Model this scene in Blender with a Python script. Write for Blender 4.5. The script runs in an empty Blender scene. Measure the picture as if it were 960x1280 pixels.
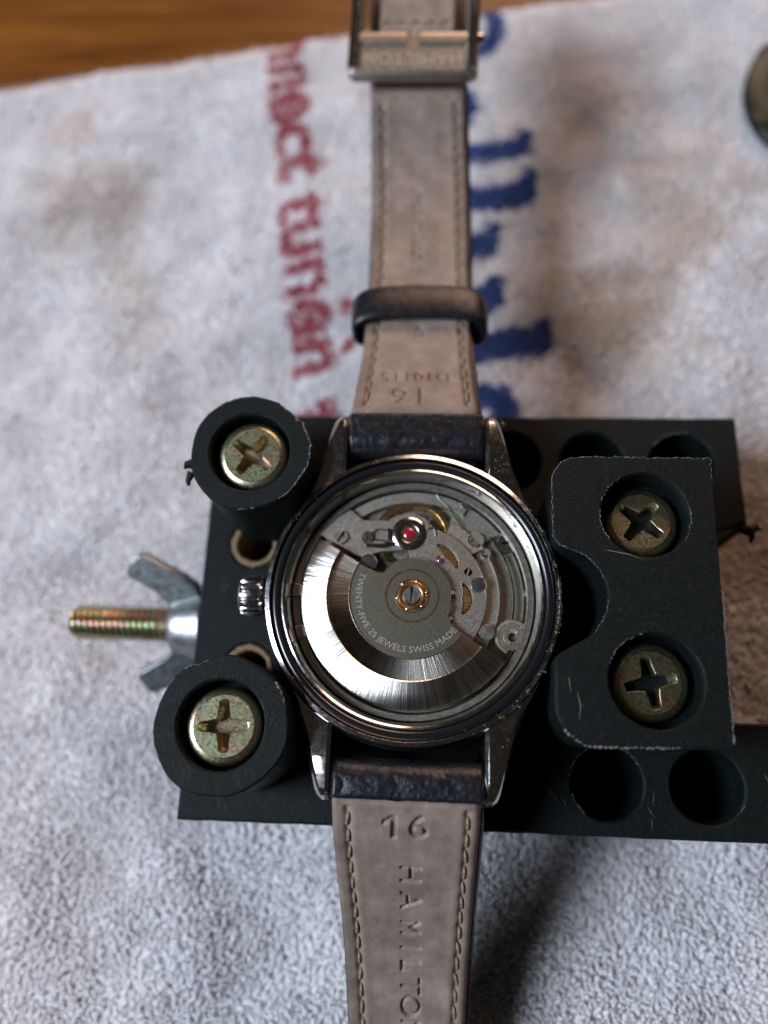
import bpy, math, random
import numpy as np
from mathutils import Vector, Matrix
from mathutils.geometry import tessellate_polygon

random.seed(7)
rng = np.random.default_rng(7)
S = 0.001                       # everything below is written in millimetres
sc = bpy.context.scene
col = sc.collection
PI = math.pi
R = math.radians

# ------------------------------------------------------------------ camera
CAM = np.array([3.36, -15.97, 111.0])
def cam_axes(t, p, r):
    ct, st = math.cos(t), math.sin(t)
    fw = np.array([0, st, -ct]); up = np.array([0, ct, st]); rt = np.array([1.0, 0, 0])
    cp, sp = math.cos(p), math.sin(p)
    fw, rt = fw*cp + rt*sp, rt*cp - fw*sp
    cr, sr = math.cos(r), math.sin(r)
    rt, up = rt*cr + up*sr, up*cr - rt*sr
    return rt, up, fw
RT, UP, FW = cam_axes(R(16.774), R(-4.289), R(0.991))
def at(px, py, z):
    """a point of the photograph (960 x 1280) on the horizontal plane at height z, in mm"""
    d = RT*(px-480)/1000.0 - UP*(py-640)/1000.0 + FW
    return CAM + d*((z-CAM[2])/d[2])
cam = bpy.data.cameras.new('camera')
cam.sensor_fit = 'HORIZONTAL'; cam.sensor_width = 36; cam.lens = 37.5
cam.clip_start = 0.005; cam.clip_end = 20
cam.dof.use_dof = True; cam.dof.focus_distance = 0.0855; cam.dof.aperture_fstop = 11.5
co = bpy.data.objects.new('camera', cam); col.objects.link(co)
m = Matrix(((RT[0], UP[0], -FW[0], CAM[0]*S), (RT[1], UP[1], -FW[1], CAM[1]*S), (RT[2], UP[2], -FW[2], CAM[2]*S), (0, 0, 0, 1)))
co.matrix_world = m
sc.camera = co

# ------------------------------------------------------------------ light
w = bpy.data.worlds.new('World'); sc.world = w; w.use_nodes = True
bg = w.node_tree.nodes['Background']
bg.inputs[0].default_value = (1.0, 0.82, 0.66, 1); bg.inputs[1].default_value = 0.026
def area(name, az, el, dist, sx, sy, power, color, target=(0, 0, 15)):
    l = bpy.data.lights.new(name, 'AREA'); l.shape = 'RECTANGLE'; l.size = sx; l.size_y = sy
    l.energy = power; l.color = color
    o = bpy.data.objects.new(name, l); col.objects.link(o)
    d = Vector((math.cos(R(az))*math.cos(R(el)), math.sin(R(az))*math.cos(R(el)), math.sin(R(el))))
    o.location = Vector(target)*S + d*dist
    o.rotation_euler = d.to_track_quat('Z', 'Y').to_euler()
area('window_light', 191, 43, 0.60, 0.23, 0.25, 7.0, (0.76, 0.85, 1.0))
area('warm_fill', 80, 31, 0.58, 0.34, 0.26, 3.0, (1.0, 0.62, 0.43), (60, 65, 0))  # added warm fill: tints the shadows and puts orange reflections in the steel
area('teal_fill', 262, 30, 1.1, 0.7, 0.3, 0.12, (0.45, 0.85, 0.85))  # added dim teal light, there for teal reflections in the polished steel

sc.view_settings.view_transform = 'Standard'; sc.view_settings.look = 'None'
sc.view_settings.exposure = 0; sc.view_settings.gamma = 1
sc.view_settings.use_curve_mapping = False
sc.render.engine = 'CYCLES'
sc.cycles.use_denoising = True
sc.cycles.max_bounces = 8
sc.cycles.sample_clamp_indirect = 4

# ------------------------------------------------------------------ materials
class Mat:
    def __init__(s, name, color=(0.5, 0.5, 0.5), rough=0.5, metal=0.0, **kw):
        s.m = bpy.data.materials.new(name); s.m.use_nodes = True
        s.t = s.m.node_tree; s.n = s.t.nodes; s.l = s.t.links
        s.b = s.n['Principled BSDF']
        s.b.inputs['Base Color'].default_value = (*color, 1)
        s.b.inputs['Roughness'].default_value = rough
        s.b.inputs['Metallic'].default_value = metal
        for k, v in kw.items(): s.b.inputs[k.replace('_', ' ')].default_value = v
        s._co = None
    def co(s, sx=1, sy=1, sz=1):
        """object coordinates in millimetres, scaled"""
        tc = s.n.new('ShaderNodeTexCoord'); mp = s.n.new('ShaderNodeMapping')
        mp.inputs['Scale'].default_value = (1000*sx, 1000*sy, 1000*sz)
        s.l.new(tc.outputs['Object'], mp.inputs[0]); return mp.outputs[0]
    def noise(s, scale, detail=3, rough=0.5, vec=None, dist=0):
        n = s.n.new('ShaderNodeTexNoise'); n.inputs['Scale'].default_value = scale
        n.inputs['Detail'].default_value = detail; n.inputs['Roughness'].default_value = rough
        n.inputs['Distortion'].default_value = dist
        s.l.new(vec if vec is not None else s.co(), n.inputs['Vector']); return n.outputs[0]
    def ramp(s, fac, stops, interp='LINEAR'):
        r = s.n.new('ShaderNodeValToRGB'); r.color_ramp.interpolation = interp
        e = r.color_ramp.elements
        while len(e) < len(stops): e.new(0.5)
        for q, (p, c) in zip(e, stops):
            q.position = p; q.color = (*c, 1) if len(c) == 3 else c
        s.l.new(fac, r.inputs[0]); return r.outputs[0]
    def mix(s, fac, a, b):
        mx = s.n.new('ShaderNodeMix'); mx.data_type = 'RGBA'
        for inp, v in ((mx.inputs[0], fac), (mx.inputs[6], a), (mx.inputs[7], b)):
            if isinstance(v, (tuple, list)): inp.default_value = (*v, 1)
            elif isinstance(v, (int, float)): inp.default_value = v
            else: s.l.new(v, inp)
        return mx.outputs[2]
    def math(s, op, a, b=None):
        q = s.n.new('ShaderNodeMath'); q.operation = op
        for i, v in enumerate((a, b)):
            if v is None: continue
            if isinstance(v, (int, float)): q.inputs[i].default_value = v
            else: s.l.new(v, q.inputs[i])
        return q.outputs[0]
    def color(s, sock): s.l.new(sock, s.b.inputs['Base Color'])
    def roughness(s, fac, lo, hi):
        mr = s.n.new('ShaderNodeMapRange'); mr.inputs[3].default_value = lo; mr.inputs[4].default_value = hi
        mr.inputs[1].default_value = 0.3; mr.inputs[2].default_value = 0.7
        s.l.new(fac, mr.inputs[0]); s.l.new(mr.outputs[0], s.b.inputs['Roughness'])
    def bump(s, h, dist_mm, strength=1.0):
        bp = s.n.new('ShaderNodeBump'); bp.inputs['Strength'].default_value = strength
        bp.inputs['Distance'].default_value = dist_mm*S
        s.l.new(h, bp.inputs['Height']); s.l.new(bp.outputs[0], s.b.inputs['Normal'])

M = {}
# wood
q = Mat('table_wood', (0.2, 0.08, 0.02), 0.42, Specular_IOR_Level=0.25)
v = q.co(0.012, 0.16, 0.16); a = q.noise(2.0, 6, 0.62, v, 0.6); b_ = q.noise(9, 3, 0.6, q.co(0.02, 0.5, 0.5))
g = q.math('ADD', q.math('MULTIPLY', a, 0.75), q.math('MULTIPLY', b_, 0.25))
q.color(q.ramp(g, [(0.3, (0.035, 0.010, 0.001)), (0.48, (0.10, 0.034, 0.004)), (0.66, (0.175, 0.066, 0.009))]))
q.roughness(b_, 0.35, 0.5); q.bump(b_, 0.15, 0.4); M['wood'] = q.m
# towel
def towel_mat(name, lo, hi, stains_and_shade=True):
    q = Mat(name, hi, 0.95); q.b.inputs['Sheen Weight'].default_value = 0.25
    n = q.noise(0.16, 5, 0.62); f = q.noise(0.9, 3, 0.6)
    c = q.ramp(q.math('ADD', q.math('MULTIPLY', n, 0.65), q.math('MULTIPLY', f, 0.35)), [(0.34, lo), (0.62, hi)])
    if stains_and_shade:
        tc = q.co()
        for (x, y, r, colr, amt) in STAINS_AND_SHADE:
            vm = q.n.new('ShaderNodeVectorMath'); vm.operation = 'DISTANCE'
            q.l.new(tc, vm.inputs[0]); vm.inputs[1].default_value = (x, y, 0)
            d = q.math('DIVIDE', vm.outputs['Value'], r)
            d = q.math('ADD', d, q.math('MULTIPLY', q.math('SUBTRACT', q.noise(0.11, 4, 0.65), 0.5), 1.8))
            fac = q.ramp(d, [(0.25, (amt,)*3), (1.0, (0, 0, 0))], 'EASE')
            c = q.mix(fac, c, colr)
    q.color(c)
    tr = q.n.new('ShaderNodeBsdfTranslucent'); q.l.new(c, tr.inputs[0]); ms = q.n.new('ShaderNodeMixShader'); ms.inputs[0].default_value = 0.45
    out = q.n['Material Output']; q.l.new(q.b.outputs[0], ms.inputs[1]); q.l.new(tr.outputs[0], ms.inputs[2]); q.l.new(ms.outputs[0], out.inputs[0]); return q.m
STAINS_AND_SHADE = [(-57, 74, 15, (0.58, 0.44, 0.33), 0.38), (-50, 58, 7, (0.50, 0.38, 0.24), 0.42), (-63, 88, 9, (0.62, 0.45, 0.34), 0.4),
          (-53, 42, 5, (0.33, 0.28, 0.16), 0.7), (29, 50, 15, (0.50, 0.36, 0.20), 0.6), (42, 70, 15, (0.55, 0.38, 0.24), 0.5),  # brown blobs right of the upper strap: its cast shadow painted into the towel
          (52, 60, 10, (0.55, 0.38, 0.26), 0.4), (-36, -42, 4, (0.42, 0.33, 0.29), 0.6), (47, 14, 11, (0.5, 0.33, 0.19), 0.45), (-20, 28, 5, (0.4, 0.38, 0.36), 0.5)]  # shade in the gap between the holder arms is painted in as well
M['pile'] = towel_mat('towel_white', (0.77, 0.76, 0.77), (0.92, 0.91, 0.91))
M['red'] = towel_mat('towel_red', (0.40, 0.045, 0.075), (0.56, 0.13, 0.17), False)
M['blue'] = towel_mat('towel_blue', (0.022, 0.06, 0.24), (0.05, 0.12, 0.38), False)
# black plastic
def plastic(name, c0=(0.0018, 0.0036, 0.0036), c1=(0.040, 0.045, 0.046)):
    q = Mat(name, c0, 0.5, Specular_IOR_Level=0.12)
    n = q.noise(1.3, 6, 0.7); s_ = q.noise(1.0, 4, 0.7, q.co(0.35, 4, 2), 1.2); f = q.noise(3.2, 4, 0.7)
    sc_ = q.ramp(s_, [(0.62, (0, 0, 0)), (0.72, (1, 1, 1))]); dust = q.ramp(f, [(0.54, (0, 0, 0)), (0.74, (0.8, 0.8, 0.8))])
    c = q.mix(n, c0, tuple(x*1.7 for x in c0)); c = q.mix(q.math('MULTIPLY', sc_, 0.22), c, c1); c = q.mix(q.math('MULTIPLY', dust, 0.33), c, c1)
    q.color(c); q.roughness(n, 0.36, 0.66); q.bump(q.math('ADD', f, q.math('MULTIPLY', s_, 0.5)), 0.12, 0.8); return q.m
M['plastic'] = plastic('black_plastic')
M['worn'] = Mat('worn_plastic_edge', (0.085, 0.09, 0.088), 0.7).m
q = Mat('hole_rim_fibre', (0.30, 0.20, 0.09), 0.7); f = q.noise(3, 4, 0.7); q.color(q.ramp(f, [(0.35, (0.05, 0.03, 0.014)), (0.65, (0.24, 0.155, 0.07))])); q.bump(f, 0.1, 0.6); M['rim'] = q.m
# metals
def steel(name, c=(0.62, 0.61, 0.59), r0=0.10, r1=0.22, sc_=1.5, bump=0.0):
    q = Mat(name, c, r0, 1.0); n = q.noise(sc_, 5, 0.65); q.roughness(n, r0, r1)
    q.color(q.ramp(n, [(0.3, tuple(x*0.82 for x in c)), (0.7, c)]))
    if bump: q.bump(q.noise(5, 3, 0.6), bump, 0.4)
    return q.m
M['steel'] = steel('polished_steel', (0.54, 0.53, 0.52)); M['steel_satin'] = steel('satin_steel', (0.50, 0.49, 0.46), 0.28, 0.42)
M['plate'] = steel('nickel_plate', (0.42, 0.40, 0.33), 0.4, 0.52, 3, 0.01)
M['plate_dark'] = steel('dark_nickel_plate', (0.29, 0.275, 0.22), 0.4, 0.52, 3, 0.01)
M['bridge'] = steel('nickel_bridge', (0.44, 0.425, 0.37), 0.36, 0.46, 3, 0.01)
M['ring'] = steel('movement_ring_metal', (0.33, 0.315, 0.265), 0.34, 0.46, 2)
M['rotor_plate'] = steel('rotor_matt_metal', (0.155, 0.15, 0.115), 0.42, 0.52, 6, 0.01)
M['bright'] = steel('bright_steel', (0.74, 0.73, 0.70), 0.18, 0.25)
M['buckle'] = steel('brushed_buckle_steel', (0.36, 0.335, 0.29), 0.40, 0.52)
M['dull'] = steel('dull_grey_green_metal', (0.03, 0.04, 0.034), 0.35, 0.55)
M['gold'] = steel('gilt_brass', (0.50, 0.36, 0.18), 0.22, 0.34); M['copper'] = steel('copper_gilt', (0.60, 0.33, 0.14), 0.24, 0.36)
M['gear'] = steel('gear_brass', (0.55, 0.30, 0.11), 0.3, 0.4)
M['zinc'] = steel('zinc_plate', (0.32, 0.345, 0.345), 0.30, 0.46, 1.2, 0.03)
def yellow_zinc(name, sc_, stops, r0=0.24, r1=0.4):
    q = Mat(name, (0.5, 0.45, 0.25), 0.3, 1.0); n = q.noise(sc_, 2, 0.5, None, 0.8)
    q.color(q.ramp(n, stops)); f = q.noise(3, 4, 0.7); q.roughness(f, r0, r1); q.bump(f, 0.012, 0.3); return q.m
M['screw'] = yellow_zinc('yellow_zinc_screw', 0.16, [(0.28, (0.42, 0.42, 0.24)), (0.42, (0.50, 0.45, 0.27)), (0.52, (0.36, 0.42, 0.25)), (0.60, (0.50, 0.35, 0.25)), (0.74, (0.50, 0.45, 0.27))])
M['bolt'] = yellow_zinc('yellow_zinc_bolt', 0.22, [(0.25, (0.52, 0.40, 0.16)), (0.40, (0.50, 0.28, 0.22)), (0.50, (0.30, 0.44, 0.20)), (0.6, (0.52, 0.30, 0.26)), (0.75, (0.50, 0.38, 0.16))])
def brushed(name, c, r, freq, bumpd):
    """metal brushed along the radius of the object's own axis"""
    q = Mat(name, c, r, 1.0, Anisotropic=0.88)
    tg = q.n.new('ShaderNodeTangent'); tg.direction_type = 'RADIAL'; tg.axis = 'Z'; q.l.new(tg.outputs[0], q.b.inputs['Tangent'])
    tc = q.n.new('ShaderNodeTexCoord'); sp = q.n.new('ShaderNodeSeparateXYZ'); q.l.new(tc.outputs['Object'], sp.inputs[0])
    ang = q.math('ARCTAN2', sp.outputs[1], sp.outputs[0])
    cb = q.n.new('ShaderNodeCombineXYZ'); q.l.new(ang, cb.inputs[0])
    rad = q.math('SQRT', q.math('ADD', q.math('MULTIPLY', sp.outputs[0], sp.outputs[0]), q.math('MULTIPLY', sp.outputs[1], sp.outputs[1])))
    q.l.new(q.math('MULTIPLY', rad, 1.5), cb.inputs[1])
    n = q.noise(freq, 1.2, 0.6, cb.outputs[0]); n2 = q.noise(freq*0.22, 2, 0.6, cb.outputs[0])
    q.bump(q.math('ADD', n, n2), bumpd, 1.0); q.color(q.ramp(q.math('ADD', q.math('MULTIPLY', n, 0.6), q.math('MULTIPLY', n2, 0.4)), [(0.38, tuple(x*0.4 for x in c)), (0.58, c)])); return q.m
M['rotor'] = brushed('rotor_radial_brushed', (0.68, 0.66, 0.61), 0.27, 75, 0.035)
M['rotor_in'] = brushed('rotor_inner_brushed', (0.36, 0.345, 0.29), 0.27, 75, 0.035)
M['frost'] = Mat('frosted_engraving', (0.30, 0.29, 0.25), 0.45, 0.4).m
M['frost_dim'] = Mat('worn_engraving', (0.34, 0.32, 0.27), 0.5, 0.4).m
M['black'] = Mat('dark_hole', (0.004, 0.004, 0.004), 0.6).m
M['gasket'] = Mat('rubber_gasket', (0.006, 0.007, 0.008), 0.22).m
M['ruby'] = Mat('ruby', (0.24, 0.006, 0.03), 0.08, 0.0, Coat_Weight=1.0).m
M['ruby_dark'] = Mat('ruby_dark', (0.10, 0.02, 0.05), 0.08, 0.0, Coat_Weight=1.0).m
q = Mat('grime', (0.2, 0.18, 0.13), 0.85); f = q.noise(3, 3); q.color(q.ramp(f, [(0.35, (0.07, 0.062, 0.045)), (0.65, (0.30, 0.27, 0.21))])); M['grime'] = q.m
q = Mat('case_back_glass', (0.012, 0.010, 0.004), 0.3, 0.0, Specular_IOR_Level=0.15); M['glass'] = q.m
# leathers
q = Mat('black_leather', (0.009, 0.010, 0.012), 0.36, Specular_IOR_Level=0.3); n = q.noise(0.9, 5, 0.65); f = q.noise(4, 4, 0.7)
q.color(q.mix(q.math('MULTIPLY', q.ramp(q.noise(1.6, 5, 0.7, q.co(1.5, 0.6, 1)), [(0.58, (0, 0, 0)), (0.75, (1, 1, 1))]), 0.5), (0.007, 0.008, 0.010), (0.06, 0.062, 0.065)))
q.roughness(n, 0.2, 0.4); q.bump(q.math('ADD', f, q.math('MULTIPLY', n, 2)), 0.07, 0.6); M['leather'] = q.m
q = Mat('leather_lining', (0.25, 0.185, 0.14), 0.62); n = q.noise(0.35, 5, 0.65); f = q.noise(9, 4, 0.7); st = q.noise(0.9, 5, 0.7)
c = q.ramp(n, [(0.28, (0.120, 0.086, 0.066)), (0.5, (0.180, 0.134, 0.105)), (0.72, (0.24, 0.182, 0.147))])
c = q.mix(q.math('MULTIPLY', q.ramp(st, [(0.55, (0, 0, 0)), (0.75, (1, 1, 1))]), 0.45), c, (0.14, 0.09, 0.06))
at_ = q.n.new('ShaderNodeAttribute'); at_.attribute_name = 'wear'
c = q.mix(q.math('MULTIPLY', at_.outputs['Fac'], q.ramp(st, [(0.3, (0.45,)*3), (0.7, (0.95,)*3)])), c, (0.065, 0.045, 0.034))
q.color(c); q.roughness(f, 0.55, 0.72); q.bump(q.math('ADD', f, st), 0.04, 0.6); M['lining'] = q.m
q = Mat('thread', (0.28, 0.20, 0.11), 0.75); f = q.noise(6, 3); q.color(q.ramp(f, [(0.35, (0.10, 0.068, 0.036)), (0.65, (0.25, 0.18, 0.105))])); M['thread'] = q.m

# ------------------------------------------------------------------ mesh helpers
ORIGIN = {}
def new_mesh(name, V, F, mat, sharp=35):
    me = bpy.data.meshes.new(name)
    V = np.asarray(V, dtype=float)
    me.from_pydata((V*S).tolist(), [], F); me.materials.append(M[mat])
    me.polygons.foreach_set('use_smooth', [True]*len(me.polygons))
    if sharp: me.set_sharp_from_angle(angle=R(sharp))
    me.update(); return me
def root_origin(o):
    while o.parent: o = o.parent
    return ORIGIN.get(o.name, np.zeros(3))
def place(name, me, parent=None, loc=None, kind=None):
    o = bpy.data.objects.new(name, me); col.objects.link(o)
    if parent: o.parent = parent
    if loc is not None: o.location = Vector(np.asarray(loc, float) - (root_origin(parent) if parent else 0))*S
    if kind: o['kind'] = kind
    return o
class MB:
    """collects shapes in world millimetres"""
    def __init__(s): s.V = []; s.F = []
    def add(s, V, F, mtx=None):
        n = len(s.V)
        if mtx is not None: V = [tuple(mtx @ Vector(v)) for v in V]
        s.V += [tuple(v) for v in V]; s.F += [tuple(i+n for i in f) for f in F]; return s
    def lathe(s, prof, n=64, c=(0, 0, 0), a0=0, a1=360, mtx=None):
        full = abs(a1-a0) >= 359.9; k = n if full else n+1
        V = []; F = []
        for i in range(k):
            a = R(a0 + (a1-a0)*i/n)
            for r, z in prof: V.append((c[0]+r*math.cos(a), c[1]+r*math.sin(a), c[2]+z))
        P = len(prof)
        for i in range(n):
            j = (i+1) % k
            for p in range(P-1): F.append((i*P+p, j*P+p, j*P+p+1, i*P+p+1))
        if not full:
            F.append(tuple(range(P))); F.append(tuple((k-1)*P+p for p in reversed(range(P))))
        return s.add(V, F, mtx)
    def prism(s, outer, z0, z1, holes=(), ch=0.0, taper=None, ztop=None, blind=None):
        """outline with holes, chamfered at the top; holes are (points) lists; blind = depth of the holes"""
        def ccw(p):
            A = sum(p[i][0]*p[(i+1) % len(p)][1]-p[(i+1) % len(p)][0]*p[i][1] for i in range(len(p)))
            return list(p) if A > 0 else list(p)[::-1]
        def inset(p, d):
            out = []; n = len(p)
            for i in range(n):
                a = np.array(p[i-1]); b = np.array(p[i]); c = np.array(p[(i+1) % n])
                e1 = b-a; e2 = c-b
                n1 = np.array((-e1[1], e1[0]))/(np.linalg.norm(e1)+1e-9); n2 = np.array((-e2[1], e2[0]))/(np.linalg.norm(e2)+1e-9)
                h = n1+n2; L = max(np.dot(h, h), 0.6)
                out.append(tuple(b + 2*h*d/L))
            return out
        V = []; F = []
        zt = ztop or (lambda x, y: z1)
        o0 = ccw([tuple(p[:2]) for p in outer]); hs = [ccw([tuple(p[:2]) for p in h]) for h in holes]
        o1 = inset(o0, ch) if ch else o0
        tops = [o1] + [inset(h, -ch) if ch else h for h in hs]
        def loop(p, zf):
            k = len(V); V.extend((x, y, zf(x, y)) for x, y in p); return k
        def wall(a, b, n, flip=False):
            for i in range(n):
                j = (i+1) % n; f = (a+i, a+j, b+j, b+i); F.append(f[::-1] if flip else f)
        n = len(o0)
        A = loop(o0, lambda x, y: z0)
        if ch: B = loop(o0, lambda x, y: zt(x, y)-ch); wall(A, B, n); C = loop(o1, zt); wall(B, C, n)
        else: C = loop(o1, zt); wall(A, C, n)
        starts = [C]; bots = [A]
        for h, t in zip(hs, tops[1:]):
            hn = len(h); T = loop(t, zt); starts.append(T)
            zb = (z1-blind) if blind else z0
            if ch: U = loop(h, lambda x, y: zt(x, y)-ch); wall(T, U, hn, False)
            else: U = T
            hb = h
            if taper:
                cx = sum(p[0] for p in h)/hn; cy = sum(p[1] for p in h)/hn
                hb = [(cx+(x-cx)*taper, cy+(y-cy)*taper) for x, y in h]
            W = loop(hb, lambda x, y: zb); wall(U, W, hn)
            if blind: F.append(tuple(W+i for i in range(hn)))
            else: bots.append(W)
        tri = tessellate_polygon([[Vector((x, y, 0)) for x, y in p] for p in tops])
        idx = [k+i for k, p in zip(starts, tops) for i in range(len(p))]
        for t in tri: F.append(tuple(idx[i] for i in t))
        if blind or not holes: F.append(tuple(A+i for i in reversed(range(n))))
        else:
            tri = tessellate_polygon([[Vector((x, y, 0)) for x, y in p] for p in [o0]+hs])
            idx = [k+i for k, p in zip(bots, [o0]+hs) for i in range(len(p))]
            for t in tri: F.append(tuple(idx[i] for i in t))
        return s.add(V, F)
    def tube(s, pts, r, n=8, closed=False):
        pts = [np.array(p, float) for p in pts]; V = []; F = []; k = len(pts)
        for i, p in enumerate(pts):
            t = pts[(i+1) % k]-pts[i-1] if closed or 0 < i < k-1 else (pts[1]-pts[0] if i == 0 else pts[-1]-pts[-2])
            t = t/(np.linalg.norm(t)+1e-9); u = np.cross(t, (0.0, 0.0, 1.0))
            if np.linalg.norm(u) < 0.05: u = np.cross(t, (1.0, 0.0, 0.0))
            u /= np.linalg.norm(u); v = np.cross(u, t); rr = r[i] if hasattr(r, '__len__') else r
            for j in range(n):
                a = 2*PI*j/n; V.append(p+rr*(u*math.cos(a)+v*math.sin(a)))
        for i in range(k if closed else k-1):
            i2 = (i+1) % k
            for j in range(n): j2 = (j+1) % n; F.append((i*n+j, i*n+j2, i2*n+j2, i2*n+j))
        if not closed: F.append(tuple(range(n))[::-1]); F.append(tuple((k-1)*n+j for j in range(n)))
        return s.add(V, F)
    def loft(s, secs, closed_ends=True):
        n = len(secs[0]); V = [p for q in secs for p in q]; F = []
        for i in range(len(secs)-1):
            for j in range(n): j2 = (j+1) % n; F.append((i*n+j, i*n+j2, (i+1)*n+j2, (i+1)*n+j))
        if closed_ends: F.append(tuple(range(n))[::-1]); F.append(tuple((len(secs)-1)*n+j for j in range(n)))
        return s.add(V, F)
    def box(s, x0, x1, y0, y1, z0, z1, ch=0.0):
        return s.prism([(x0, y0), (x1, y0), (x1, y1), (x0, y1)], z0, z1, ch=ch)
    def build(s, name, mat, parent=None, kind=None, sharp=35, center=None):
        import bmesh
        V = np.array(s.V)
        org = root_origin(parent) if parent else np.zeros(3)
        loc = None
        if center is not None: V = V - np.array(center); loc = center
        else: V = V - org
        me = new_mesh(name, V, s.F, mat, None)
        bm = bmesh.new(); bm.from_mesh(me); bmesh.ops.recalc_face_normals(bm, faces=bm.faces); bm.to_mesh(me); bm.free()
        if sharp: me.set_sharp_from_angle(angle=R(sharp))
        return place(name, me, parent, loc, kind)
def thing(name, label, cat, loc):
    o = bpy.data.objects.new(name, None); col.objects.link(o); o.location = Vector(loc)*S
    o.empty_display_size = 0.005; o['label'] = label; o['category'] = cat
    ORIGIN[o.name] = np.array(loc, float); return o
def circ(cx, cy, r, n=40, a0=0, jit=0):
    return [(cx+(r+random.uniform(-jit, jit))*math.cos(R(a0)+2*PI*i/n), cy+(r+random.uniform(-jit, jit))*math.sin(R(a0)+2*PI*i/n)) for i in range(n)]
def arc(cx, cy, r, a0, a1, n=24): return [(cx+r*math.cos(R(a0+(a1-a0)*i/n)), cy+r*math.sin(R(a0+(a1-a0)*i/n))) for i in range(n+1)]
def sector(cx, cy, r0, r1, a0, a1, n=32): return arc(cx, cy, r1, a0, a1, n) + arc(cx, cy, r0, a1, a0, n)
def gear_poly(cx, cy, r, n, h):
    p = []
    for i in range(n):
        for d, rr in ((0, r-h), (0.25, r-h), (0.42, r), (0.72, r)):
            a = 2*PI*(i+d)/n; p.append((cx+rr*math.cos(a), cy+rr*math.sin(a)))
    return p
def text_tris(text, size, shear=0.0, align='CENTER', spacing=1.0, bold=0.0):
    c = bpy.data.curves.new('lettering_source', 'FONT'); c.body = text; c.size = size; c.align_x = align; c.align_y = 'CENTER'
    c.shear = shear; c.space_character = spacing; c.resolution_u = 4; c.offset = bold
    o = bpy.data.objects.new('lettering_source', c); col.objects.link(o)
    dg = bpy.context.evaluated_depsgraph_get(); e = o.evaluated_get(dg); me = e.to_mesh()
    me.calc_loop_triangles()
    V = np.array([v.co[:] for v in me.vertices]); T = np.array([t.vertices[:] for t in me.loop_triangles])
    e.to_mesh_clear(); bpy.data.objects.remove(o); bpy.data.curves.remove(c)
    return V[:, :2], T
class Raster:
    """coverage mask in the plane, filled from triangles or polygons"""
    def __init__(s, x0, x1, y0, y1, res):
        s.x0, s.y0, s.res = x0, y0, res
        s.a = np.zeros((int((y1-y0)/res)+2, int((x1-x0)/res)+2))
    def tri(s, P):
        (ax, ay), (bx, by), (cx, cy) = [((p[0]-s.x0)/s.res, (p[1]-s.y0)/s.res) for p in P]
        H, W = s.a.shape
        i0, i1 = max(0, int(min(ax, bx, cx))), min(W-1, int(max(ax, bx, cx))+1)
        j0, j1 = max(0, int(min(ay, by, cy))), min(H-1, int(max(ay, by, cy))+1)
        if i1 < i0 or j1 < j0: return
        X, Y = np.meshgrid(np.arange(i0, i1+1), np.arange(j0, j1+1))
        d1 = (X-bx)*(ay-by)-(ax-bx)*(Y-by); d2 = (X-cx)*(by-cy)-(bx-cx)*(Y-cy); d3 = (X-ax)*(cy-ay)-(cx-ax)*(Y-ay)
        ins = ~(((d1 < 0) | (d2 < 0) | (d3 < 0)) & ((d1 > 0) | (d2 > 0) | (d3 > 0)))
        if abs((bx-ax)*(cy-ay)-(cx-ax)*(by-ay)) < 0.05: return
        s.a[j0:j1+1, i0:i1+1][ins] = 1
    def text(s, text, size, cx, cy, rot, sx=1, sy=1, shear=0.0, spacing=1.0, bold=0.0):
        V, T = text_tris(text, size, shear, spacing=spacing, bold=bold); c, n = math.cos(R(rot)), math.sin(R(rot))
        V = V*np.array((sx, sy)); V = np.stack((cx+V[:, 0]*c-V[:, 1]*n, cy+V[:, 0]*n+V[:, 1]*c), 1)
        for t in T: s.tri(V[t])
    def poly(s, P):
        for t in tessellate_polygon([[Vector((p[0], p[1], 0)) for p in P]]): s.tri([P[i] for i in t])
    def blur(s, k=1):
        for _ in range(k):
            a = np.pad(s.a, 1, mode='edge')
            s.a = (a[:-2, 1:-1]+a[2:, 1:-1]+a[1:-1, :-2]+a[1:-1, 2:]+2*a[1:-1, 1:-1])/6
        return s
    def get(s, x, y):
        i = np.clip(((x-s.x0)/s.res).round().astype(int), 0, s.a.shape[1]-1); j = np.clip(((y-s.y0)/s.res).round().astype(int), 0, s.a.shape[0]-1)
        return s.a[j, i]
def vnoise(x, y, seed, freq):
    """smooth value noise, numpy"""
    r = np.random.default_rng(seed); G = r.random((256, 256))
    X, Y = x*freq+1000.5, y*freq+1000.5; i, j = np.floor(X).astype(int), np.floor(Y).astype(int); fx, fy = X-i, Y-j
    fx, fy = fx*fx*(3-2*fx), fy*fy*(3-2*fy); g = lambda a, b: G[a % 256, b % 256]
    return (g(i, j)*(1-fx)+g(i+1, j)*fx)*(1-fy)+(g(i, j+1)*(1-fx)+g(i+1, j+1)*fx)*fy

def smooth_path(pts, n):
    P = np.array(pts, float); d = np.concatenate(([0], np.cumsum(np.linalg.norm(np.diff(P, axis=0), axis=1))))
    t = np.linspace(0, d[-1], n); out = np.stack([np.interp(t, d, P[:, k]) for k in range(2)], 1)
    for _ in range(int(n*0.10)): out[1:-1] = (out[:-2]+2*out[1:-1]+out[2:])/4
    return out

# ------------------------------------------------------------------ table
mb = MB(); mb.box(-260, 260, -200, 300, -26, -5.0, 0.6)
t = mb.build('wooden_table', 'wood'); t['kind'] = 'structure'

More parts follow.
